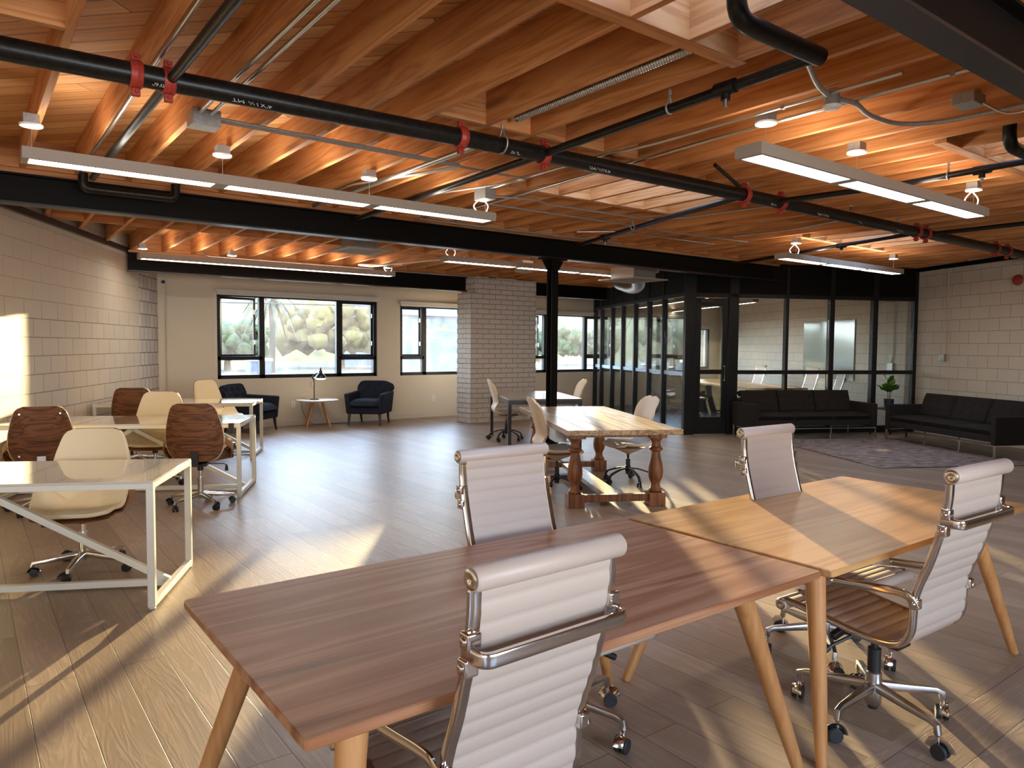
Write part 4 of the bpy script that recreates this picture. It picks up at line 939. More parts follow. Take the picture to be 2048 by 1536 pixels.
work_table('honey oak work table in the foreground on the right with a chair shadow across it', 3.32, 1.812, 1.85, 0.98, 'honey', [(2.455, 1.375), (4.19, 1.35), (4.17, 2.28), (2.39, 2.29)], [(2.50, 1.45), (3.88, 1.46), (3.88, 2.16), (2.70, 2.18)])

# white steel-framed desks of the left side
def desk(label, e1a, e1b, e2a, e2b, clip=False, rz=0.0):
    L = e2b-e2a; Dp = e1b-e1a
    t = thing('steel_frame_desk', label, 'desk', C((e1a+e1b)/2, (e2a+e2b)/2), CROT+rz)
    hx, hy = L/2, Dp/2; tb = 0.04; zt = 0.742
    MB().box(-hx+0.002, hx-0.002, -hy+0.002, hy-0.002, zt-0.012, zt+0.001).build('desktop', 'desktop', t, bevel=0.002)
    m = MB(); m.box(-hx, hx, -hy, -hy+0.03, zt-0.045, zt-0.012); m.box(-hx, hx, hy-0.03, hy, zt-0.045, zt-0.012); m.box(-hx, -hx+0.03, -hy+0.03, hy-0.03, zt-0.045, zt-0.012); m.box(hx-0.03, hx, -hy+0.03, hy-0.03, zt-0.045, zt-0.012)
    m.build('top_frame', 'deskframe', t, bevel=0.002)
    for sx in (-1, 1):
        for sy in (-1, 1):
            x, y = sx*(hx-tb/2), sy*(hy-tb/2)
            l = MB().box(x-tb/2, x+tb/2, y-tb/2, y+tb/2, 0.012, zt-0.045).build('leg', 'deskframe', t, bevel=0.003)
            MB().lathe([(0.016, 0), (0.019, 0.004), (0.010, 0.012)], (x, y, 0), 14).build('levelling_foot', 'white', l)
        MB().box(sx*(hx-tb/2)-tb/2, sx*(hx-tb/2)+tb/2, -hy+tb, hy-tb, 0.012, 0.012+tb).build('base_rail', 'deskframe', t, bevel=0.003)
    MB().box(-hx+tb, hx-tb, -tb/2, tb/2, 0.012, 0.012+tb).build('stretcher', 'deskframe', t, bevel=0.003)
    for sx in (-1, 1):
        MB().bar((sx*(hx-tb), 0.0 if sx > 0 else 0.0, 0.04), (sx*(hx-1.18), 0.0, zt-0.06), tb, tb).build('brace', 'deskframe', t, bevel=0.003)
    if clip: MB().box(hx-0.11, hx-0.06, -hy-0.012, -hy+0.02, zt-0.10, zt+0.002).build('cable_clip', 'blackplastic', t, bevel=0.003)
    return t
desk('white steel-framed desk nearest the camera at the left edge', 4.40, 5.25, -3.60, -1.28)
desk('middle white steel-framed desk with a black clip at its right corner', 7.55, 8.45, -3.62, -1.38, True)
desk('white steel-framed desk farthest back, near the navy armchair', 10.15, 11.02, -3.66, -1.70)

# walnut shell chairs
def shell_chair(label, loc, rz, plate='blackplastic'):
    t = thing('shell_chair', label, 'office chair', loc, rz)
    WP = [(0, .135), (.03, .165), (.08, .195), (.16, .222), (.28, .240), (.42, .243), (.55, .236), (.70, .220), (.84, .200), (.92, .185), (.965, .168), (.99, .145), (1.0, .125)]
    def wv(v):
        for (a, x), (b_, y) in zip(WP, WP[1:]):
            if v <= b_: return x+(y-x)*(v-a)/(b_-a)
        return WP[-1][1]
    def back(u, v, off=0.0):
        v2 = 0.5-0.5*math.cos(PI*v)*0.6-0.2*math.cos(PI*v)-0.0*v if False else v
        s_ = 2*u-1; x = s_*wv(v); z = 0.445+0.525*v
        y = -0.195-0.105*v+0.050*abs(x/0.24)**2.2+off
        return (x, y, z)
    MB().sheet(lambda u, v: back(1-u, v, -0.013), 20, 34, 0.011).build('back_shell', 'walnut', t, angle=60)
    MB().sheet(lambda u, v: back(1-u, v, 0.022), 20, 34, 0.034).build('back_cushion', 'cream', t, angle=60, bevel=0.006)
    sc = MB()
    for sx in (-1, 1):
        for z, w_ in ((0.905, 0.150), (0.53, 0.165)):
            sc.cyl((sx*w_, back(0.5+sx*w_/0.5, (z-0.455)/0.5)[1]-0.030, z), (sx*w_, back(0.5+sx*w_/0.5, (z-0.455)/0.5)[1]-0.018, z), 0.008, n=10)
    sc.build('back_screw', 'satin' if plate != 'blackplastic' else 'blackplastic', t)
    def seat(u, v, off=0.0):
        s_ = 2*u-1; y = 0.270-0.460*v
        hw = 0.228+0.055*math.sin(PI*min(1, v*1.05))**0.8 - 0.10*max(0, v-0.80)/0.20
        bell = math.exp(-((v-0.66)/0.20)**2)
        wing = max(0, (abs(s_)-0.40)/0.60)**1.5*(0.018+0.155*bell)
        z = 0.450-0.020*math.sin(PI*min(1, v*1.3))+wing+0.05*max(0, v-0.80)/0.20-0.030*max(0, 0.12-v)/0.12
        y -= 0.03*abs(s_)**4*(1-v)
        return (s_*hw*(1+0.28*wing), y, z+off)
    MB().sheet(lambda u, v: seat(u, v, -0.028), 22, 20, 0.011).build('seat_shell', 'walnut', t, angle=60)
    MB().sheet(lambda u, v: seat(u, v, 0.004), 22, 20, 0.030).build('seat_cushion', 'cream', t, angle=60, bevel=0.006)
    for sx in (-1, 1):
        MB().tube(smooth_path([(sx*0.262, 0.02, 0.455), (sx*0.292, -0.05, 0.52), (sx*0.290, -0.12, 0.575), (sx*0.255, -0.185, 0.62)]), 1.0, 10, flat=(0.060, 0.012), up=(0, 0.5, 1)).build('side_bracket', 'plyedge', t)
    MB().box(-0.035, 0.035, -0.255, -0.243, 0.40, 0.53).bar((0, -0.245, 0.405), (0, -0.02, 0.395), 0.06, 0.012).build('back_plate', plate, t, bevel=0.004)
    me = MB().box(-0.07, 0.07, -0.09, 0.09, 0.375, 0.405).cyl((0, 0, 0.33), (0, 0, 0.385), 0.028, n=16).build('seat_mechanism', 'blackplastic', t, bevel=0.004)
    MB().tube([(0.05, 0, 0.39), (0.20, 0.02, 0.385), (0.225, 0.02, 0.37)], 0.004, 8).lathe([(0.006, 0.375), (0.012, 0.36), (0.017, 0.325), (0.012, 0.318)], (0.228, 0.02, 0), 12).build('lever', 'blackplastic', me)
    MB().cyl((0, 0, 0.12), (0, 0, 0.27), 0.028, n=20).cyl((0, 0, 0.27), (0, 0, 0.38), 0.017, n=16).build('gas_column', 'chrome', t)
    b = MB(); b.lathe([(0.02, 0.07), (0.03, 0.08), (0.034, 0.125), (0.024, 0.13)], n=20)
    for k in range(5):
        a = R(90)+k*2*PI/5; d = Vector((math.cos(a), math.sin(a), 0))
        b.tube([d*0.02+Vector((0, 0, .112)), d*0.15+Vector((0, 0, .098)), d*0.285+Vector((0, 0, .082)), d*0.292+Vector((0, 0, .06))], [1.4, 1.2, .85, .7], 10, flat=(0.032, 0.030), up=(0, 0, 1))
    b.build('star_base', 'chrome', t)
    for k in range(5):
        a = R(90)+k*2*PI/5; caster(t, math.cos(a)*0.292, math.sin(a)*0.292, 0.026, 'blackplastic', 'blackplastic', a+0.6+k, 0.07)
    return t
sh = shell_chair('leftmost walnut shell chair, seen from behind, with a grey metal back plate', C(7.22, -3.02), CROT+0.33, 'satin')
shb = shell_chair('walnut-backed shell chair with a black back plate at the middle white desk', C(7.22, -1.68), CROT+0.02)
shb.scale = (1, 1, 1.02)
dup(shb, C(5.28, -1.98), CROT+PI+0.05, 'cream and walnut shell chair facing the camera behind the nearest white desk', scale=(1, 1, 0.95))
dup(shb, C(8.42, -2.42), CROT+PI, 'cream and walnut shell chair facing the camera behind the middle white desk')
dup(shb, C(9.75, -3.0), CROT+0.1, 'walnut shell chair with its back to the camera near the rough corner wall')
dup(shb, C(11.25, -2.35), CROT+PI+1.0, 'cream shell chair turned sideways at the farthest white desk beside the navy armchair')

# trestle table with turned legs
tt = thing('trestle_table', 'rustic wooden table with four thick turned legs in the middle of the room', 'table', C(7.66, 2.22), CROT-0.02)
TL, TW = 1.31, 0.55
m = MB()
nb = 6
for k in range(nb):
    x0 = -TW+0.0+k*(2*TW)/nb; m.box(x0+0.001, x0+2*TW/nb-0.001, -TL+0.09, TL-0.09, 0.715, 0.765)
m.box(-TW, TW, -TL, -TL+0.088, 0.715, 0.765); m.box(-TW, TW, TL-0.088, TL, 0.715, 0.765)
m.build('tabletop', 'plank', tt, bevel=0.004)
m = MB(); m.box(-TW+0.10, TW-0.10, -TL+0.28, -TL+0.34, 0.665, 0.715); m.box(-TW+0.10, TW-0.10, TL-0.34, TL-0.28, 0.665, 0.715); m.build('bearer', 'turned', tt)
prof = [(0.060, 0.13), (0.066, 0.15), (0.050, 0.17), (0.042, 0.20), (0.046, 0.225), (0.066, 0.27), (0.073, 0.32), (0.068, 0.38), (0.050, 0.46), (0.040, 0.51), (0.042, 0.525), (0.062, 0.535), (0.066, 0.548), (0.060, 0.56), (0.045, 0.568), (0.047, 0.575), (0.040, 0.60), (0.046, 0.625), (0.060, 0.645), (0.062, 0.655)]
for sx in (-1, 1):
    for sy in (-1, 1):
        x, y = sx*(TW-0.15), sy*(TL-0.31)
        MB().box(x-0.078, x+0.078, y-0.078, y+0.078, 0.0, 0.13).lathe(prof, (x, y, 0), 28).box(x-0.085, x+0.085, y-0.075, y+0.075, 0.655, 0.715).build('leg', 'turned', tt, bevel=0.004)
for sy in (-1, 1): MB().box(-TW+0.228, TW-0.228, sy*(TL-0.31)-0.03, sy*(TL-0.31)+0.03, 0.045, 0.115).build('cross_rail', 'turned', tt, bevel=0.004)
MB().box(-0.085, 0.085, -TL+0.34, TL-0.34, 0.055, 0.105).build('stretcher', 'plank', tt, bevel=0.004)
mtl = MB().box(-TW-0.012, -TW+0.10, -TL+0.45, -TL+0.75, 0.60, 0.715).box(-TW-0.012, -TW+0.06, -TL+0.75, -TL+1.5, 0.690, 0.715).build('metal_bracket', 'greybox', tt, bevel=0.003)

# dark steel parsons table
dt2 = thing('dark_steel_table', 'dark steel-legged table in front of the brick chimney', 'table', C(11.43, 2.38), CROT)
MB().box(-0.56, 0.56, -0.91, 0.91, 0.725, 0.75).build('tabletop', 'darktop', dt2, bevel=0.002)
m = MB(); m.box(-0.56, 0.56, -0.91, -0.86, 0.665, 0.724); m.box(-0.56, 0.56, 0.86, 0.91, 0.665, 0.724); m.box(-0.56, -0.51, -0.86, 0.86, 0.665, 0.724); m.box(0.51, 0.56, -0.86, 0.86, 0.665, 0.724); m.build('apron', 'tablesteel', dt2, bevel=0.002)
for sx in (-1, 1):
    for sy in (-1, 1): MB().box(sx*0.535-0.025, sx*0.535+0.025, sy*0.885-0.025, sy*0.885+0.025, 0, 0.665).build('leg', 'tablesteel', dt2, bevel=0.002)

# beige S-curve swivel chairs
def curve_chair(label, loc, rz):
    t = thing('swivel_chair', label, 'office chair', loc, rz)
    prof = [(-.286, .968, .06), (-.285, .965, .10), (-.283, .957, .135), (-.280, .944, .160), (-.275, .922, .180), (-.265, .89, .195), (-.235, .79, .205), (-.205, .69, .198), (-.190, .61, .190), (-.200, .54, .188), (-.205, .49, .195), (-.170, .450, .210), (-.10, .432, .225), (0, .432, .235), (.10, .440, .235), (.18, .446, .222), (.225, .440, .195), (.245, .425, .15)]
    P = [Vector(p) for p in smooth_path([Vector((a, b, c)) for a, b, c in prof], 4)]
    n = len(P)-1
    def f(u, v, lift=0.0):
        q = P[min(n, int(round(v*n)))]; s_ = 2*u-1
        x = s_*q.z; e = abs(s_)**3*max(0.0, min(1.0, (0.975-q.y)/0.12))
        isb = max(0, min(1, (q.y-0.47)/0.15))
        y = q.x+0.050*e*isb*(1 if q.y < .93 else .5); z = q.y+0.030*e*(1-isb)*(1 if q.x < .15 else .2)
        return (x, y, z)
    MB().sheet(lambda u, v: f(u, v), 16, n, 0.022).build('shell', 'beige', t, angle=60, bevel=0.005)
    def pad(u, v):
        v = 0.58+0.38*v; p = f(0.06+u*0.88, v); return (p[0], p[1], p[2]+0.012)
    MB().sheet(pad, 12, 18, 0.014).build('seat_pad', 'beigepad', t, angle=60, bevel=0.005)
    m = MB(); v0 = [(0.185, 0.20, -0.19, 0.405), (0.13, 0.13, -0.13, 0.375), (0.06, 0.05, -0.06, 0.345), (0.03, 0.03, -0.03, 0.33)]
    rings = []
    for hw, yf, yb, z in v0:
        ring = []
        for k in range(20):
            a = 2*PI*k/20; ring.append(m.bm.verts.new((hw*math.cos(a), (yf+yb)/2+(yf-yb)/2*math.sin(a), z)))
        rings.append(ring)
    for A, B in zip(rings, rings[1:]):
        for k in range(20): m.bm.faces.new((A[k], A[(k+1) % 20], B[(k+1) % 20], B[k]))
    m.bm.faces.new(rings[0]); m.bm.faces.new(rings[-1][::-1]); m.build('under_shell', 'beige', t)
    MB().cyl((0, 0, 0.10), (0, 0, 0.27), 0.025, n=18).cyl((0, 0, 0.27), (0, 0, 0.335), 0.014, n=14).tube([(0, 0, 0.335), (0.12, 0.02, 0.338)], 0.005, 8).build('gas_column', 'blackplastic', t)
    b = MB(); b.lathe([(0.02, 0.12), (0.032, 0.135), (0.032, 0.19), (0.02, 0.20)], n=18)
    for k in range(5):
        a = R(90)+k*2*PI/5+0.3; d = Vector((math.cos(a), math.sin(a), 0))
        b.tube(smooth_path([d*0.02+Vector((0, 0, .165)), d*0.12+Vector((0, 0, .155)), d*0.24+Vector((0, 0, .115)), d*0.275+Vector((0, 0, .085)), d*0.28+Vector((0, 0, .055))], 3), 1.0, 10, flat=(0.020, 0.028), up=(0, 0, 1))
    b.build('star_base', 'blackplastic', t)
    for k in range(5):
        a = R(90)+k*2*PI/5+0.3; caster(t, math.cos(a)*0.28, math.sin(a)*0.28, 0.024, 'blackplastic', 'blackplastic', a+k, 0.06)
    return t
cc = curve_chair('beige curved swivel chair on the right side of the turned-leg table', C(7.80, 2.72), CROT+PI/2+0.15)
dup(cc, C(7.35, 1.79), CROT-PI/2+0.05, 'beige swivel chair left of the turned-leg table, beside the black column', scale=(1, 1, 1.03))
dup(cc, C(11.62, 1.98), CROT-PI/2, 'beige swivel chair in front of the brick chimney, left of the dark table', scale=(1, 1, 1.02))
dup(cc, C(11.95, 3.08), CROT+PI/2, 'beige swivel chair right of the dark table, near the glass partition')

# navy tufted armchairs
def armchair(label, loc, rz):
    t = thing('armchair', label, 'armchair', loc, rz)
    hw = 0.36
    # seat block and cushion
    MB().box(-hw+0.07, hw-0.07, -0.30, 0.33, 0.22, 0.35).build('seat_base', 'navy', t, bevel=0.03, seg=4)
    def cush(u, v):
        x = (2*u-1)*(hw-0.085); y = 0.345-0.62*v; e = (1-abs(2*u-1)**6)*(1-abs(2*v-1)**6)
        return (x, y, 0.36+0.09*e**0.5)
    MB().sheet(cush, 18, 18, 0.05).build('seat_cushion', 'navy', t, angle=80)
    def bk(u, v):
        s_ = 2*u-1; x = s_*(hw-0.015*v-0.01)*(1-0.12*max(0, v-0.85)/0.15*abs(s_)); z = 0.36+0.47*v-0.035*abs(s_)**6*v
        y = -0.235-0.09*v+0.02*abs(s_)**2
        # button dimples
        for k, zz in enumerate((0.60, 0.72)):
            for xx in ([-0.2, 0, 0.2] if k == 0 else [-0.29, -0.1, 0.1, 0.29]):
                d2 = (x-xx)**2+(z-zz)**2; y -= 0.028*math.exp(-d2/0.0016)
        y += 0.012*math.sin(PI*min(1, v*1.02))
        return (x, y, z)
    MB().sheet(lambda u, v: bk(1-u, v), 44, 30, 0.10).build('back', 'navy', t, angle=80, bevel=0.02, seg=3)
    bt = MB()
    for k, zz in enumerate((0.60, 0.72)):
        for xx in ([-0.2, 0, 0.2] if k == 0 else [-0.29, -0.1, 0.1, 0.29]):
            y = -0.235-0.09*(zz-0.36)/0.47-0.012; bt.lathe([(0.0, 0.006), (0.010, 0.004), (0.012, 0.0)], (xx, y, zz), 12, 'y')
    bt.build('button', 'navy', t)
    for sx in (-1, 1):
        def arm(u, v, sx=sx):
            y = 0.345-0.62*u; z = 0.20+(0.42+0.03*u)*v; x = sx*(hw-0.075+0.045*v)
            return (x, y, z)
        m = MB(); a, b = sx*(hw-0.085), sx*(hw-0.005)
        lo = [(sx*(hw-0.09), 0.335), (sx*(hw-0.01), 0.335), (sx*(hw-0.01), -0.31), (sx*(hw-0.09), -0.31)]
        hi = [(sx*(hw-0.06), 0.355), (sx*(hw+0.03), 0.355), (sx*(hw+0.02), -0.36), (sx*(hw-0.07), -0.36)]
        A = [m.bm.verts.new((x, y, 0.22)) for x, y in lo]; zt = [0.605, 0.605, 0.63, 0.63]
        B = [m.bm.verts.new((p[0], p[1], z)) for p, z in zip(hi, zt)]
        m.bm.faces.new(A); m.bm.faces.new(B[::-1])
        for k in range(4): m.bm.faces.new((A[k], A[(k+1) % 4], B[(k+1) % 4], B[k]))
        m.build('arm', 'navy', t, bevel=0.026, seg=4)
        MB().tube([(sx*(hw-0.065), 0.29, 0.225), (sx*(hw-0.055), 0.30, 0.10), (sx*(hw-0.045), 0.315, 0.0)], [0.030, 0.024, 0.017], 8).build('leg', 'blackwood', t)
        MB().tube([(sx*(hw-0.085), -0.27, 0.225), (sx*(hw-0.085), -0.29, 0.12), (sx*(hw-0.085), -0.34, 0.0)], [0.028, 0.023, 0.016], 8).build('leg', 'blackwood', t)
    return t
ar = armchair('navy tufted armchair to the right of the round side table', (6.27, 12.88, 0), math.atan2(-0.70, -0.70)-PI/2)
dup(ar, (4.02, 12.93, 0), math.atan2(-0.72, 0.68)-PI/2, 'navy tufted armchair half hidden by the farthest white desk')

# round side table and desk lamp
st = thing('round_side_table', 'round white side table on splayed oak legs under the large window', 'side table', (5.27, 13.00, 0))
MB().lathe([(0.0, 0.484), (0.36, 0.484), (0.385, 0.494), (0.388, 0.500), (0.383, 0.506), (0.0, 0.506)], n=48, cap=False).build('tabletop', 'white', st)
MB().lathe([(0.10, 0.455), (0.15, 0.462), (0.17, 0.484)], n=32).build('leg_mount', 'white', st)
for a in (200, 290, 20, 110):
    a = R(a+8); MB().tube([(math.cos(a)*0.12, math.sin(a)*0.12, 0.47), (math.cos(a)*0.30, math.sin(a)*0.30, 0.0)], [0.022, 0.013], 14).build('leg', 'oakleg', st)
lp = thing('desk_lamp', 'black adjustable desk lamp with a lit dome shade on the round side table', 'lamp', (5.22, 12.98, 0.507), R(-37))
MB().lathe([(0.0, 0), (0.082, 0), (0.085, 0.006), (0.080, 0.016), (0.02, 0.024), (0.0, 0.024)], (-0.02, 0, 0), 32, cap=False).build('lamp_base', 'lampblack', lp)
MB().cyl((-0.02, 0, 0.02), (-0.02, 0, 0.40), 0.010, n=12).tube(smooth_path([(-0.02, 0, 0.36), (-0.06, 0, 0.41), (-0.01, 0, 0.47), (0.06, 0, 0.50)]), 0.007, 10).cyl((-0.03, -0.012, 0.405), (-0.03, 0.012, 0.405), 0.016, n=12).build('lamp_arm', 'lampblack', lp)
MB().tube(smooth_path([(-0.02, 0.01, 0.37), (-0.085, 0.01, 0.30), (-0.075, 0.01, 0.24), (-0.02, 0.01, 0.22)]), 0.003, 8).build('lamp_cord', 'lampblack', lp)
shd = MB().lathe([(0.018, 0.575), (0.020, 0.545), (0.030, 0.535), (0.032, 0.500), (0.055, 0.480), (0.090, 0.440), (0.100, 0.412), (0.102, 0.400), (0.098, 0.400), (0.086, 0.438), (0.050, 0.474), (0.0, 0.482)], (0.10, 0, 0), 36, cap=False).build('lamp_shade', 'lampblack', lp)
MB().lathe([(0.0, 0.600), (0.010, 0.596), (0.012, 0.585), (0.005, 0.575)], (0.10, 0, 0), 14, cap=False).build('finial', 'lampblack', shd)
MB().lathe([(0.0, 0.372), (0.05, 0.374), (0.084, 0.384), (0.094, 0.398), (0.0, 0.420)], (0.10, 0, 0), 30, cap=False).build('bulb', 'lampglow', lp)
tag(MB().tube(smooth_path([(5.14, 12.97, 0.509), (5.10, 13.2, 0.512), (5.12, 13.395, 0.507), (5.12, 13.42, 0.40), (5.18, 13.40, 0.18), (5.3, 13.36, 0.03), (5.5, 13.34, 0.006), (6.0, 13.36, 0.006)]), 0.004, 8).build('power_cord', 'lampblack'), 'thin black lamp cord trailing down behind the round side table', 'cord')

# sofas
def sofa(label, loc, rz, L=2.25, Dp=0.80):
    t = thing('sofa', label, 'sofa', loc, rz)
    hx, hy = L/2, Dp/2     # front at -y
    aw = 0.085; il = L-2*aw; w = il/3
    m = MB().box(-hx+aw, hx-aw, -hy+0.03, hy-0.10, 0.235, 0.33); m.build('seat_frame', 'sofa', t, bevel=0.008)
    for k in range(3):
        x0 = -hx+aw+k*w
        def cu(u, v, x0=x0):
            e = (1-abs(2*u-1)**8)*(1-abs(2*v-1)**8); return (x0+0.004+u*(w-0.008), -hy+0.015+v*(Dp-0.22), 0.395+0.04*e**0.4)
        MB().sheet(cu, 16, 12, 0.075).build('seat_cushion', 'sofa', t, angle=80, bevel=0.012, seg=3)
        def bc(u, v, x0=x0):
            x = x0+0.006+u*(w-0.012); z = 0.42+0.37*v; y = hy-0.235+0.13*v; e = (1-abs(2*u-1)**6)*(1-abs(2*v-1)**6)
            y -= 0.05*e**0.5
            for zz in (0.53, 0.665):
                for q in range(4):
                    xx = x0+w*(q+0.5)/4; y += 0.022*math.exp(-((x-xx)**2+(z-zz)**2)/0.0009)
            return (x, y, z)
        MB().sheet(bc, 36, 22, 0.13).build('back_cushion', 'sofa', t, angle=80, bevel=0.02, seg=3)
    for sx in (-1, 1):
        a, b = sorted((sx*hx, sx*(hx-aw))); MB().box(a, b, -hy, hy-0.02, 0.20, 0.60).build('arm', 'sofa', t, bevel=0.018, seg=3)
    MB().box(-hx+aw, hx-aw, hy-0.12, hy-0.02, 0.22, 0.66).build('back_frame', 'sofa', t, bevel=0.015, seg=3)
    m = MB(); m.box(-hx+0.01, hx-0.01, -hy+0.005, -hy+0.03, 0.185, 0.20); m.box(-hx+0.01, hx-0.01, hy-0.05, hy-0.025, 0.185, 0.20); m.box(-hx+0.01, -hx+0.035, -hy+0.03, hy-0.05, 0.185, 0.20); m.box(hx-0.035, hx-0.01, -hy+0.03, hy-0.05, 0.185, 0.20)
    m.build('chrome_rail', 'chrome', t)
    for x in (-hx+0.025, hx-0.025):
        for y in (-hy+0.02, hy-0.04): MB().box(x-0.012, x+0.012, y-0.012, y+0.012, 0, 0.19).build('leg', 'chrome', t)
    for x in (-w/2, w/2): MB().box(x-0.012, x+0.012, -hy+0.12, -hy+0.145, 0, 0.235).build('leg', 'chrome', t)
    return t
so = sofa('charcoal three-seat sofa standing against the glass front of the meeting room', C(11.43, 7.12), CROT)
dup(so, C(9.80, 8.70), CROT-PI/2, 'charcoal three-seat sofa standing against the right block wall')
# corner table, plant
ct = thing('corner_table', 'small black side table in the corner between the two sofas', 'side table', C(11.42, 8.75), CROT)
MB().box(-0.22, 0.22, -0.22, 0.22, 0.47, 0.49).build('tabletop', 'blackplastic', ct, bevel=0.003)
for sx in (-1, 1):
    for sy in (-1, 1): MB().box(sx*0.2-0.01, sx*0.2+0.01, sy*0.2-0.01, sy*0.2+0.01, 0, 0.47).build('leg', 'blackplastic', ct)
pl = thing('potted_fig', 'fiddle leaf fig in a dark pot between the two sofas', 'potted plant', C(11.36, 8.70, 0.49), 0.4)
MB().lathe([(0.0, 0.0), (0.068, 0.0), (0.082, 0.16), (0.078, 0.163), (0.074, 0.15), (0.0, 0.148)], n=28, cap=False).build('pot', 'pot', pl)
MB().lathe([(0.0, 0.150), (0.074, 0.148)], n=20, cap=False).build('soil', 'soil', pl)
stm = MB(); lr = random.Random(3); tips = []
for k in range(3):
    a = k*2.1; pth = smooth_path([(0.015*math.cos(a), 0.015*math.sin(a), 0.14), (0.03*math.cos(a), 0.03*math.sin(a), 0.28), (0.035*math.cos(a+.5), 0.035*math.sin(a+.5), 0.46-0.04*k)], 4); stm.tube(pth, 0.005, 8); tips.append(pth)
stm.build('stem', 'stem', pl)
def leaf_mesh(L, Wd, droop):
    def f(u, v):
        s_ = 2*u-1; wv = Wd*math.sin(PI*min(1, v*0.98+0.02))**0.75*(0.55+0.6*v); return (s_*wv, L*v, -droop*v*v*L+0.10*abs(s_)*wv*1.6+0.012*math.sin(9*v)*abs(s_))
    return f
for k in range(28):
    st_ = tips[k % 3]; p = st_[4+(k*5) % (len(st_)-4)] if k > 2 else st_[-1]
    a = k*2.4; tilt = 1.15 if k < 8 else 0.45+0.6*lr.random(); L = 0.16+0.06*lr.random()
    f = leaf_mesh(L, 0.068, 0.22)
    q = Matrix.Rotation(a, 3, 'Z') @ Matrix.Rotation(tilt, 3, 'X')
    MB().sheet(lambda u, v: q @ Vector(f(u, v))+p, 6, 8, 0.0015).build('leaf', 'leaf', pl, angle=80)
# rug
def rug_mat():
    m, nt, b = new_mat('faded_rug')
    v = coords(nt, (1.2, 3.5, 1), rand=False); n1 = N(nt, 'ShaderNodeTexNoise', i_Scale=4.0, i_Detail=8.0, i_Roughness=0.8, i_Distortion=0.5); nt.links.new(v, n1.inputs['Vector'])
    r = ramp(nt, n1.outputs['Fac'], [(0.40, (0.04, 0.028, 0.024)), (0.47, (0.16, 0.115, 0.095)), (0.56, (0.27, 0.21, 0.175)), (0.70, (0.36, 0.30, 0.25))]); nt.links.new(r.outputs[0], b.inputs['Base Color'])
    b.inputs['Roughness'].default_value = 0.95
    n2 = N(nt, 'ShaderNodeTexNoise', i_Scale=300.0); bu = N(nt, 'ShaderNodeBump', i_Strength=0.5, i_Distance=0.004); nt.links.new(n2.outputs['Fac'], bu.inputs['Height']); nt.links.new(bu.outputs[0], b.inputs['Normal']); return m
M['rug'] = rug_mat()
def rugf(u, v):
    x, y = (u-0.5)*2.30, (v-0.5)*2.75; edge = max(abs(u-0.5), abs(v-0.5))*2
    return (x, y, 0.009+0.004*max(0, edge-0.9)*10*abs(math.sin(x*3+y*2.3)))
rg = MB().sheet(rugf, 40, 48, 0.008).build('area_rug', 'rug', loc=C(9.62, 7.42), rz=CROT-0.02); tag(rg, 'faded mauve patterned rug in front of the two sofas', 'rug')
# glass marker board
gb = thing('marker_board', 'frosted glass marker board on the block wall inside the meeting room', 'marker board', C(14.67, D_R, 0.0), rzw)
MB().box(-0.93, 0.93, 0.02, 0.028, 0.86, 2.13).build('glass_panel', 'board', gb, bevel=0.002)
for sx in (-1, 1):
    for z in (0.93, 2.06): MB().cyl((sx*0.86, 0.0, z), (sx*0.86, 0.034, z), 0.012, n=14).build('standoff', 'chrome', gb)
SKY, SUN, EXPO = 12, 24, 0.52

# ------------------------------------------------------------------ outdoors
M['ground'] = plain('dry_verge_ground', (0.055, 0.048, 0.028), 0.95, var=0.3, bscale=0.4)
M['hill'] = plain('golden_hillside', (0.11, 0.080, 0.020), 0.95, var=0.35, bscale=0.5)
M['bush'] = plain('street_foliage', (0.040, 0.055, 0.014), 0.9, var=0.5, bscale=3)
M['palmg'] = plain('palm_frond', (0.035, 0.04, 0.02), 0.8, var=0.3)
M['bark'] = plain('palm_bark', (0.03, 0.025, 0.02), 0.95, var=0.3)
M['binblue'] = plain('blue_bin', (0.03, 0.05, 0.11), 0.5)
M['awning'] = plain('pale_blue_building', (0.07, 0.09, 0.13), 0.7, var=0.06, bscale=0.3)
m = MB().quad((-150, YW+0.4, -0.15), (250, YW+0.4, -0.15), (250, 300, -0.15), (-150, 300, -0.15)); tag(m.build('ground', 'ground'), 'dry grass and verge outside the windows', 'ground')
def hillf(u, v):
    x = -60+u*190; y = 70+v*90; h = 13*math.exp(-((x-38)/30)**2)+9*math.exp(-((x-95)/35)**2); h *= math.sin(PI*min(1, v))**0.7*(1+0.1*math.sin(x*0.7)+0.08*math.sin(x*1.9+y))
    return (x, y, -0.4+h)
tag(MB().sheet(hillf, 70, 20).build('hillside', 'hill', angle=80), 'yellow wooded hillside seen through the windows', 'hill')
def blob_tree(name, label, x, y, r, h, n=150, seed=1, mat='bush', group=None):
    t = thing(name, label, 'tree', (x, y, -0.15), 0, group); rr = random.Random(seed); m = MB()
    for k in range(n):
        a = rr.random()*2*PI; q = r*math.sqrt(rr.random()); z = h*(0.35+0.6*rr.random()); s_ = r*(0.09+0.12*rr.random())
        bm2 = bmesh.new(); bmesh.ops.create_icosphere(bm2, subdivisions=1, radius=s_)
        for v in bm2.verts: v.co = v.co*(0.6+0.8*rr.random())+Vector((q*math.cos(a), q*math.sin(a), z))
        mp = {}
        for v in bm2.verts: mp[v] = m.bm.verts.new(v.co)
        for f in bm2.faces: m.bm.faces.new([mp[v] for v in f.verts])
        bm2.free()
    m.build('foliage', mat, t, angle=80); MB().cyl((0, 0, 0), (0, 0, h*0.55), r*0.09, r*0.05, n=10).build('trunk', 'bark', t); return t
blob_tree('roadside_tree', 'bushy tree seen through the left casement of the large window', 13.5, 48, 2.6, 2.9, seed=2)
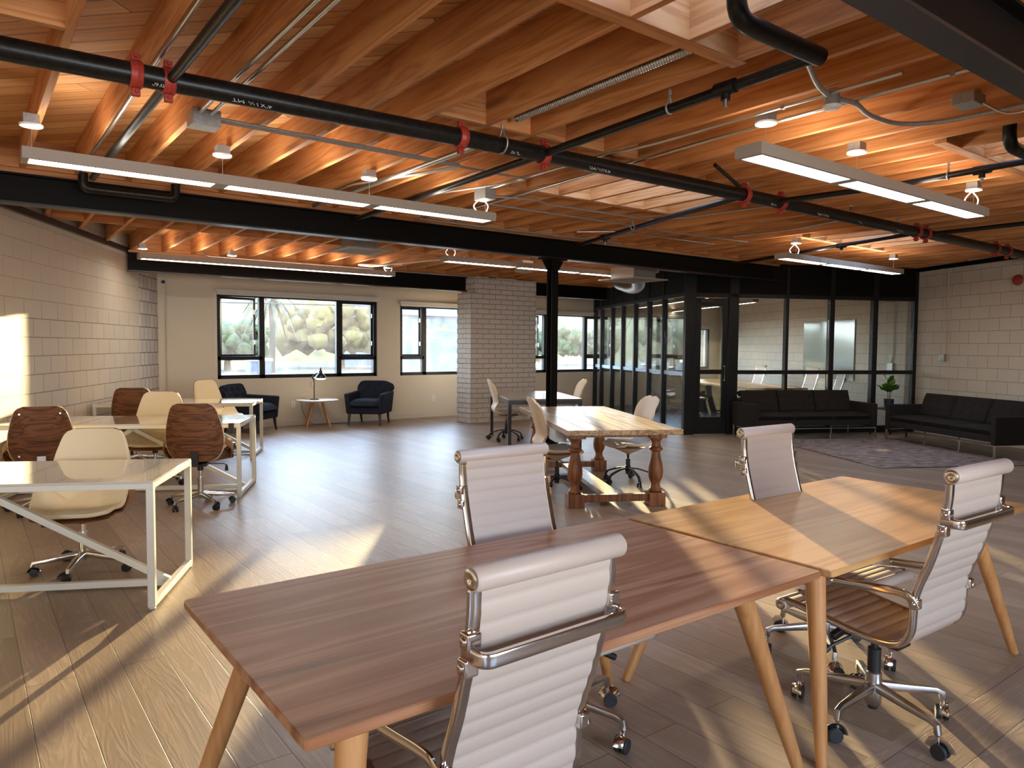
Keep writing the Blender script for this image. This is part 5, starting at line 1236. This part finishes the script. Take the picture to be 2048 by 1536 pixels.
blob_tree('roadside_tree', 'dry golden bush filling the centre pane of the large window', 22.0, 50, 4.0, 4.4, seed=5, mat='hill')
blob_tree('roadside_tree', 'bush seen low in the window beside the brick chimney', 33.0, 44, 2.6, 2.6, seed=9)
blob_tree('roadside_tree', 'tree seen through the studs of the glass partition', 62.0, 52, 4.5, 7.0, seed=12)
blob_tree('roadside_tree', 'tree seen through the ribbon window right of the black column', 46.0, 50, 3.0, 3.2, seed=15)
palm = thing('palm_tree', 'tall palm seen through the left casement of the large window', 'palm tree', (14.6, 43, -0.15))
MB().tube([(0, 0, 0), (0.1, 0, 2.4), (0, 0, 4.3)], [0.22, 0.17, 0.15], 10).build('trunk', 'bark', palm)
fr = MB()
for k in range(20):
    a = k*2.4; L = 1.7; up_ = 0.9-0.06*k
    pts = [(math.cos(a)*L*s_, math.sin(a)*L*s_, 4.3+up_*L*s_-1.3*L*s_*s_) for s_ in (0, .25, .5, .75, 1)]
    for i in range(4): fr.bar(pts[i], pts[i+1], 0.30*(1-i*0.2), 0.012, (0, 0, 1), 0.30*(1-(i+1)*0.2), 0.012)
fr.build('fronds', 'palmg', palm)
bn = thing('wheeled_bin', 'blue bin with a white lid outside the large window', 'bin', (11.6, 36, -0.15)); MB().box(-0.5, 0.5, -0.4, 0.4, 0, 0.85).build('body', 'binblue', bn, bevel=0.03); MB().box(-0.55, 0.55, -0.45, 0.45, 0.85, 1.0).build('lid', 'white', bn, bevel=0.04)
tag(MB().box(0, 4, 0, 3, 0, 2.6).build('parked_van', 'awning', loc=(18.6, 34, -0.15), rz=0.1, bevel=0.15), 'pale blue van parked outside the window beside the chimney', 'van')
tag(MB().box(0, 12, 0, 6, 0, 4.3).prism([(-0.4, 4.3), (6.4, 4.3), (3.0, 5.4)], -0.4, 12.4, 'x').build('street_building', 'awning', loc=(27.0, 56, -0.15)), 'low pale blue building across the street', 'building')
blob_tree('roadside_tree', 'yellowish bush seen in the right part of the window beside the chimney', 25.5, 41, 2.2, 2.7, seed=21, mat='hill')
po = thing('utility_pole', 'utility pole standing outside the ribbon window', 'utility pole', (58, 46, -0.15)); MB().cyl((0, 0, 0), (0, 0, 8), 0.12, n=10).build('pole', 'bark', po); MB().box(-1.2, 1.2, -0.06, 0.06, 7.0, 7.15).box(-0.9, 0.9, -0.06, 0.06, 6.4, 6.52).build('crossarm', 'bark', po)
for k, z in enumerate((3.6, 4.3, 5.0)):
    tag(MB().tube([(-40, 38, z+0.9), (10, 38, z), (58, 46, z+1.2), (120, 50, z+0.5)], 0.025+0.012*(k == 0), 6).build('overhead_wire', 'bark'), ['lowest', 'middle', 'highest'][k]+' of the three overhead wires crossing the windows', 'wire')

# ------------------------------------------------------------------ light
wd = bpy.data.worlds.new('sky'); scn.world = wd; wd.use_nodes = True; nt = wd.node_tree; nt.nodes.clear()
ow = nt.nodes.new('ShaderNodeOutputWorld'); bg = nt.nodes.new('ShaderNodeBackground')
tc = nt.nodes.new('ShaderNodeTexCoord'); sx = nt.nodes.new('ShaderNodeSeparateXYZ'); nt.links.new(tc.outputs['Generated'], sx.inputs[0])
rp = ramp(nt, sx.outputs['Z'], [(0.0, (0.96, 0.97, 1.0)), (0.10, (0.78, 0.88, 1.0)), (0.45, (0.46, 0.66, 1.0)), (1.0, (0.34, 0.53, 1.0))])
nt.links.new(rp.outputs[0], bg.inputs[0]); bg.inputs[1].default_value = SKY; nt.links.new(bg.outputs[0], ow.inputs[0])
sd = bpy.data.lights.new('sun', 'SUN'); sd.energy = SUN; sd.angle = R(0.55); sd.color = (1.0, 0.75, 0.41)
so_ = bpy.data.objects.new('sun', sd); COL.objects.link(so_)
az = R(36.7); el = R(5.4)
tosun = Vector((math.sin(az)*math.cos(el), math.cos(az)*math.cos(el), math.sin(el)))
so_.rotation_euler = tosun.to_track_quat('Z', 'Y').to_euler()
def portal(x0, x1, z0, z1, y, face):
    l = bpy.data.lights.new('window_portal', 'AREA'); l.shape = 'RECTANGLE'; l.size = x1-x0; l.size_y = z1-z0; l.cycles.is_portal = True
    o = bpy.data.objects.new('window_portal', l); COL.objects.link(o); o.location = ((x0+x1)/2, y, (z0+z1)/2); o.rotation_euler = (R(-90) if face < 0 else R(90), 0, 0)
for w_ in (W1, W2, W3): portal(w_[0], w_[1], w_[2], w_[3], YW+0.30, -1)
for a in (-5.0, 0.5): portal(a, a+3.0, 0.9, 2.4, -3.25, 1)
scn.view_settings.view_transform = 'Standard'; scn.view_settings.look = 'None'; scn.view_settings.exposure = EXPO; scn.view_settings.gamma = 1.0; scn.view_settings.use_curve_mapping = False
cy = scn.cycles
cy.max_bounces = 10; cy.diffuse_bounces = 5; cy.glossy_bounces = 4; cy.transmission_bounces = 8; cy.transparent_max_bounces = 24
cy.caustics_reflective = False; cy.caustics_refractive = False; cy.sample_clamp_indirect = 8.0
cy.use_denoising = True
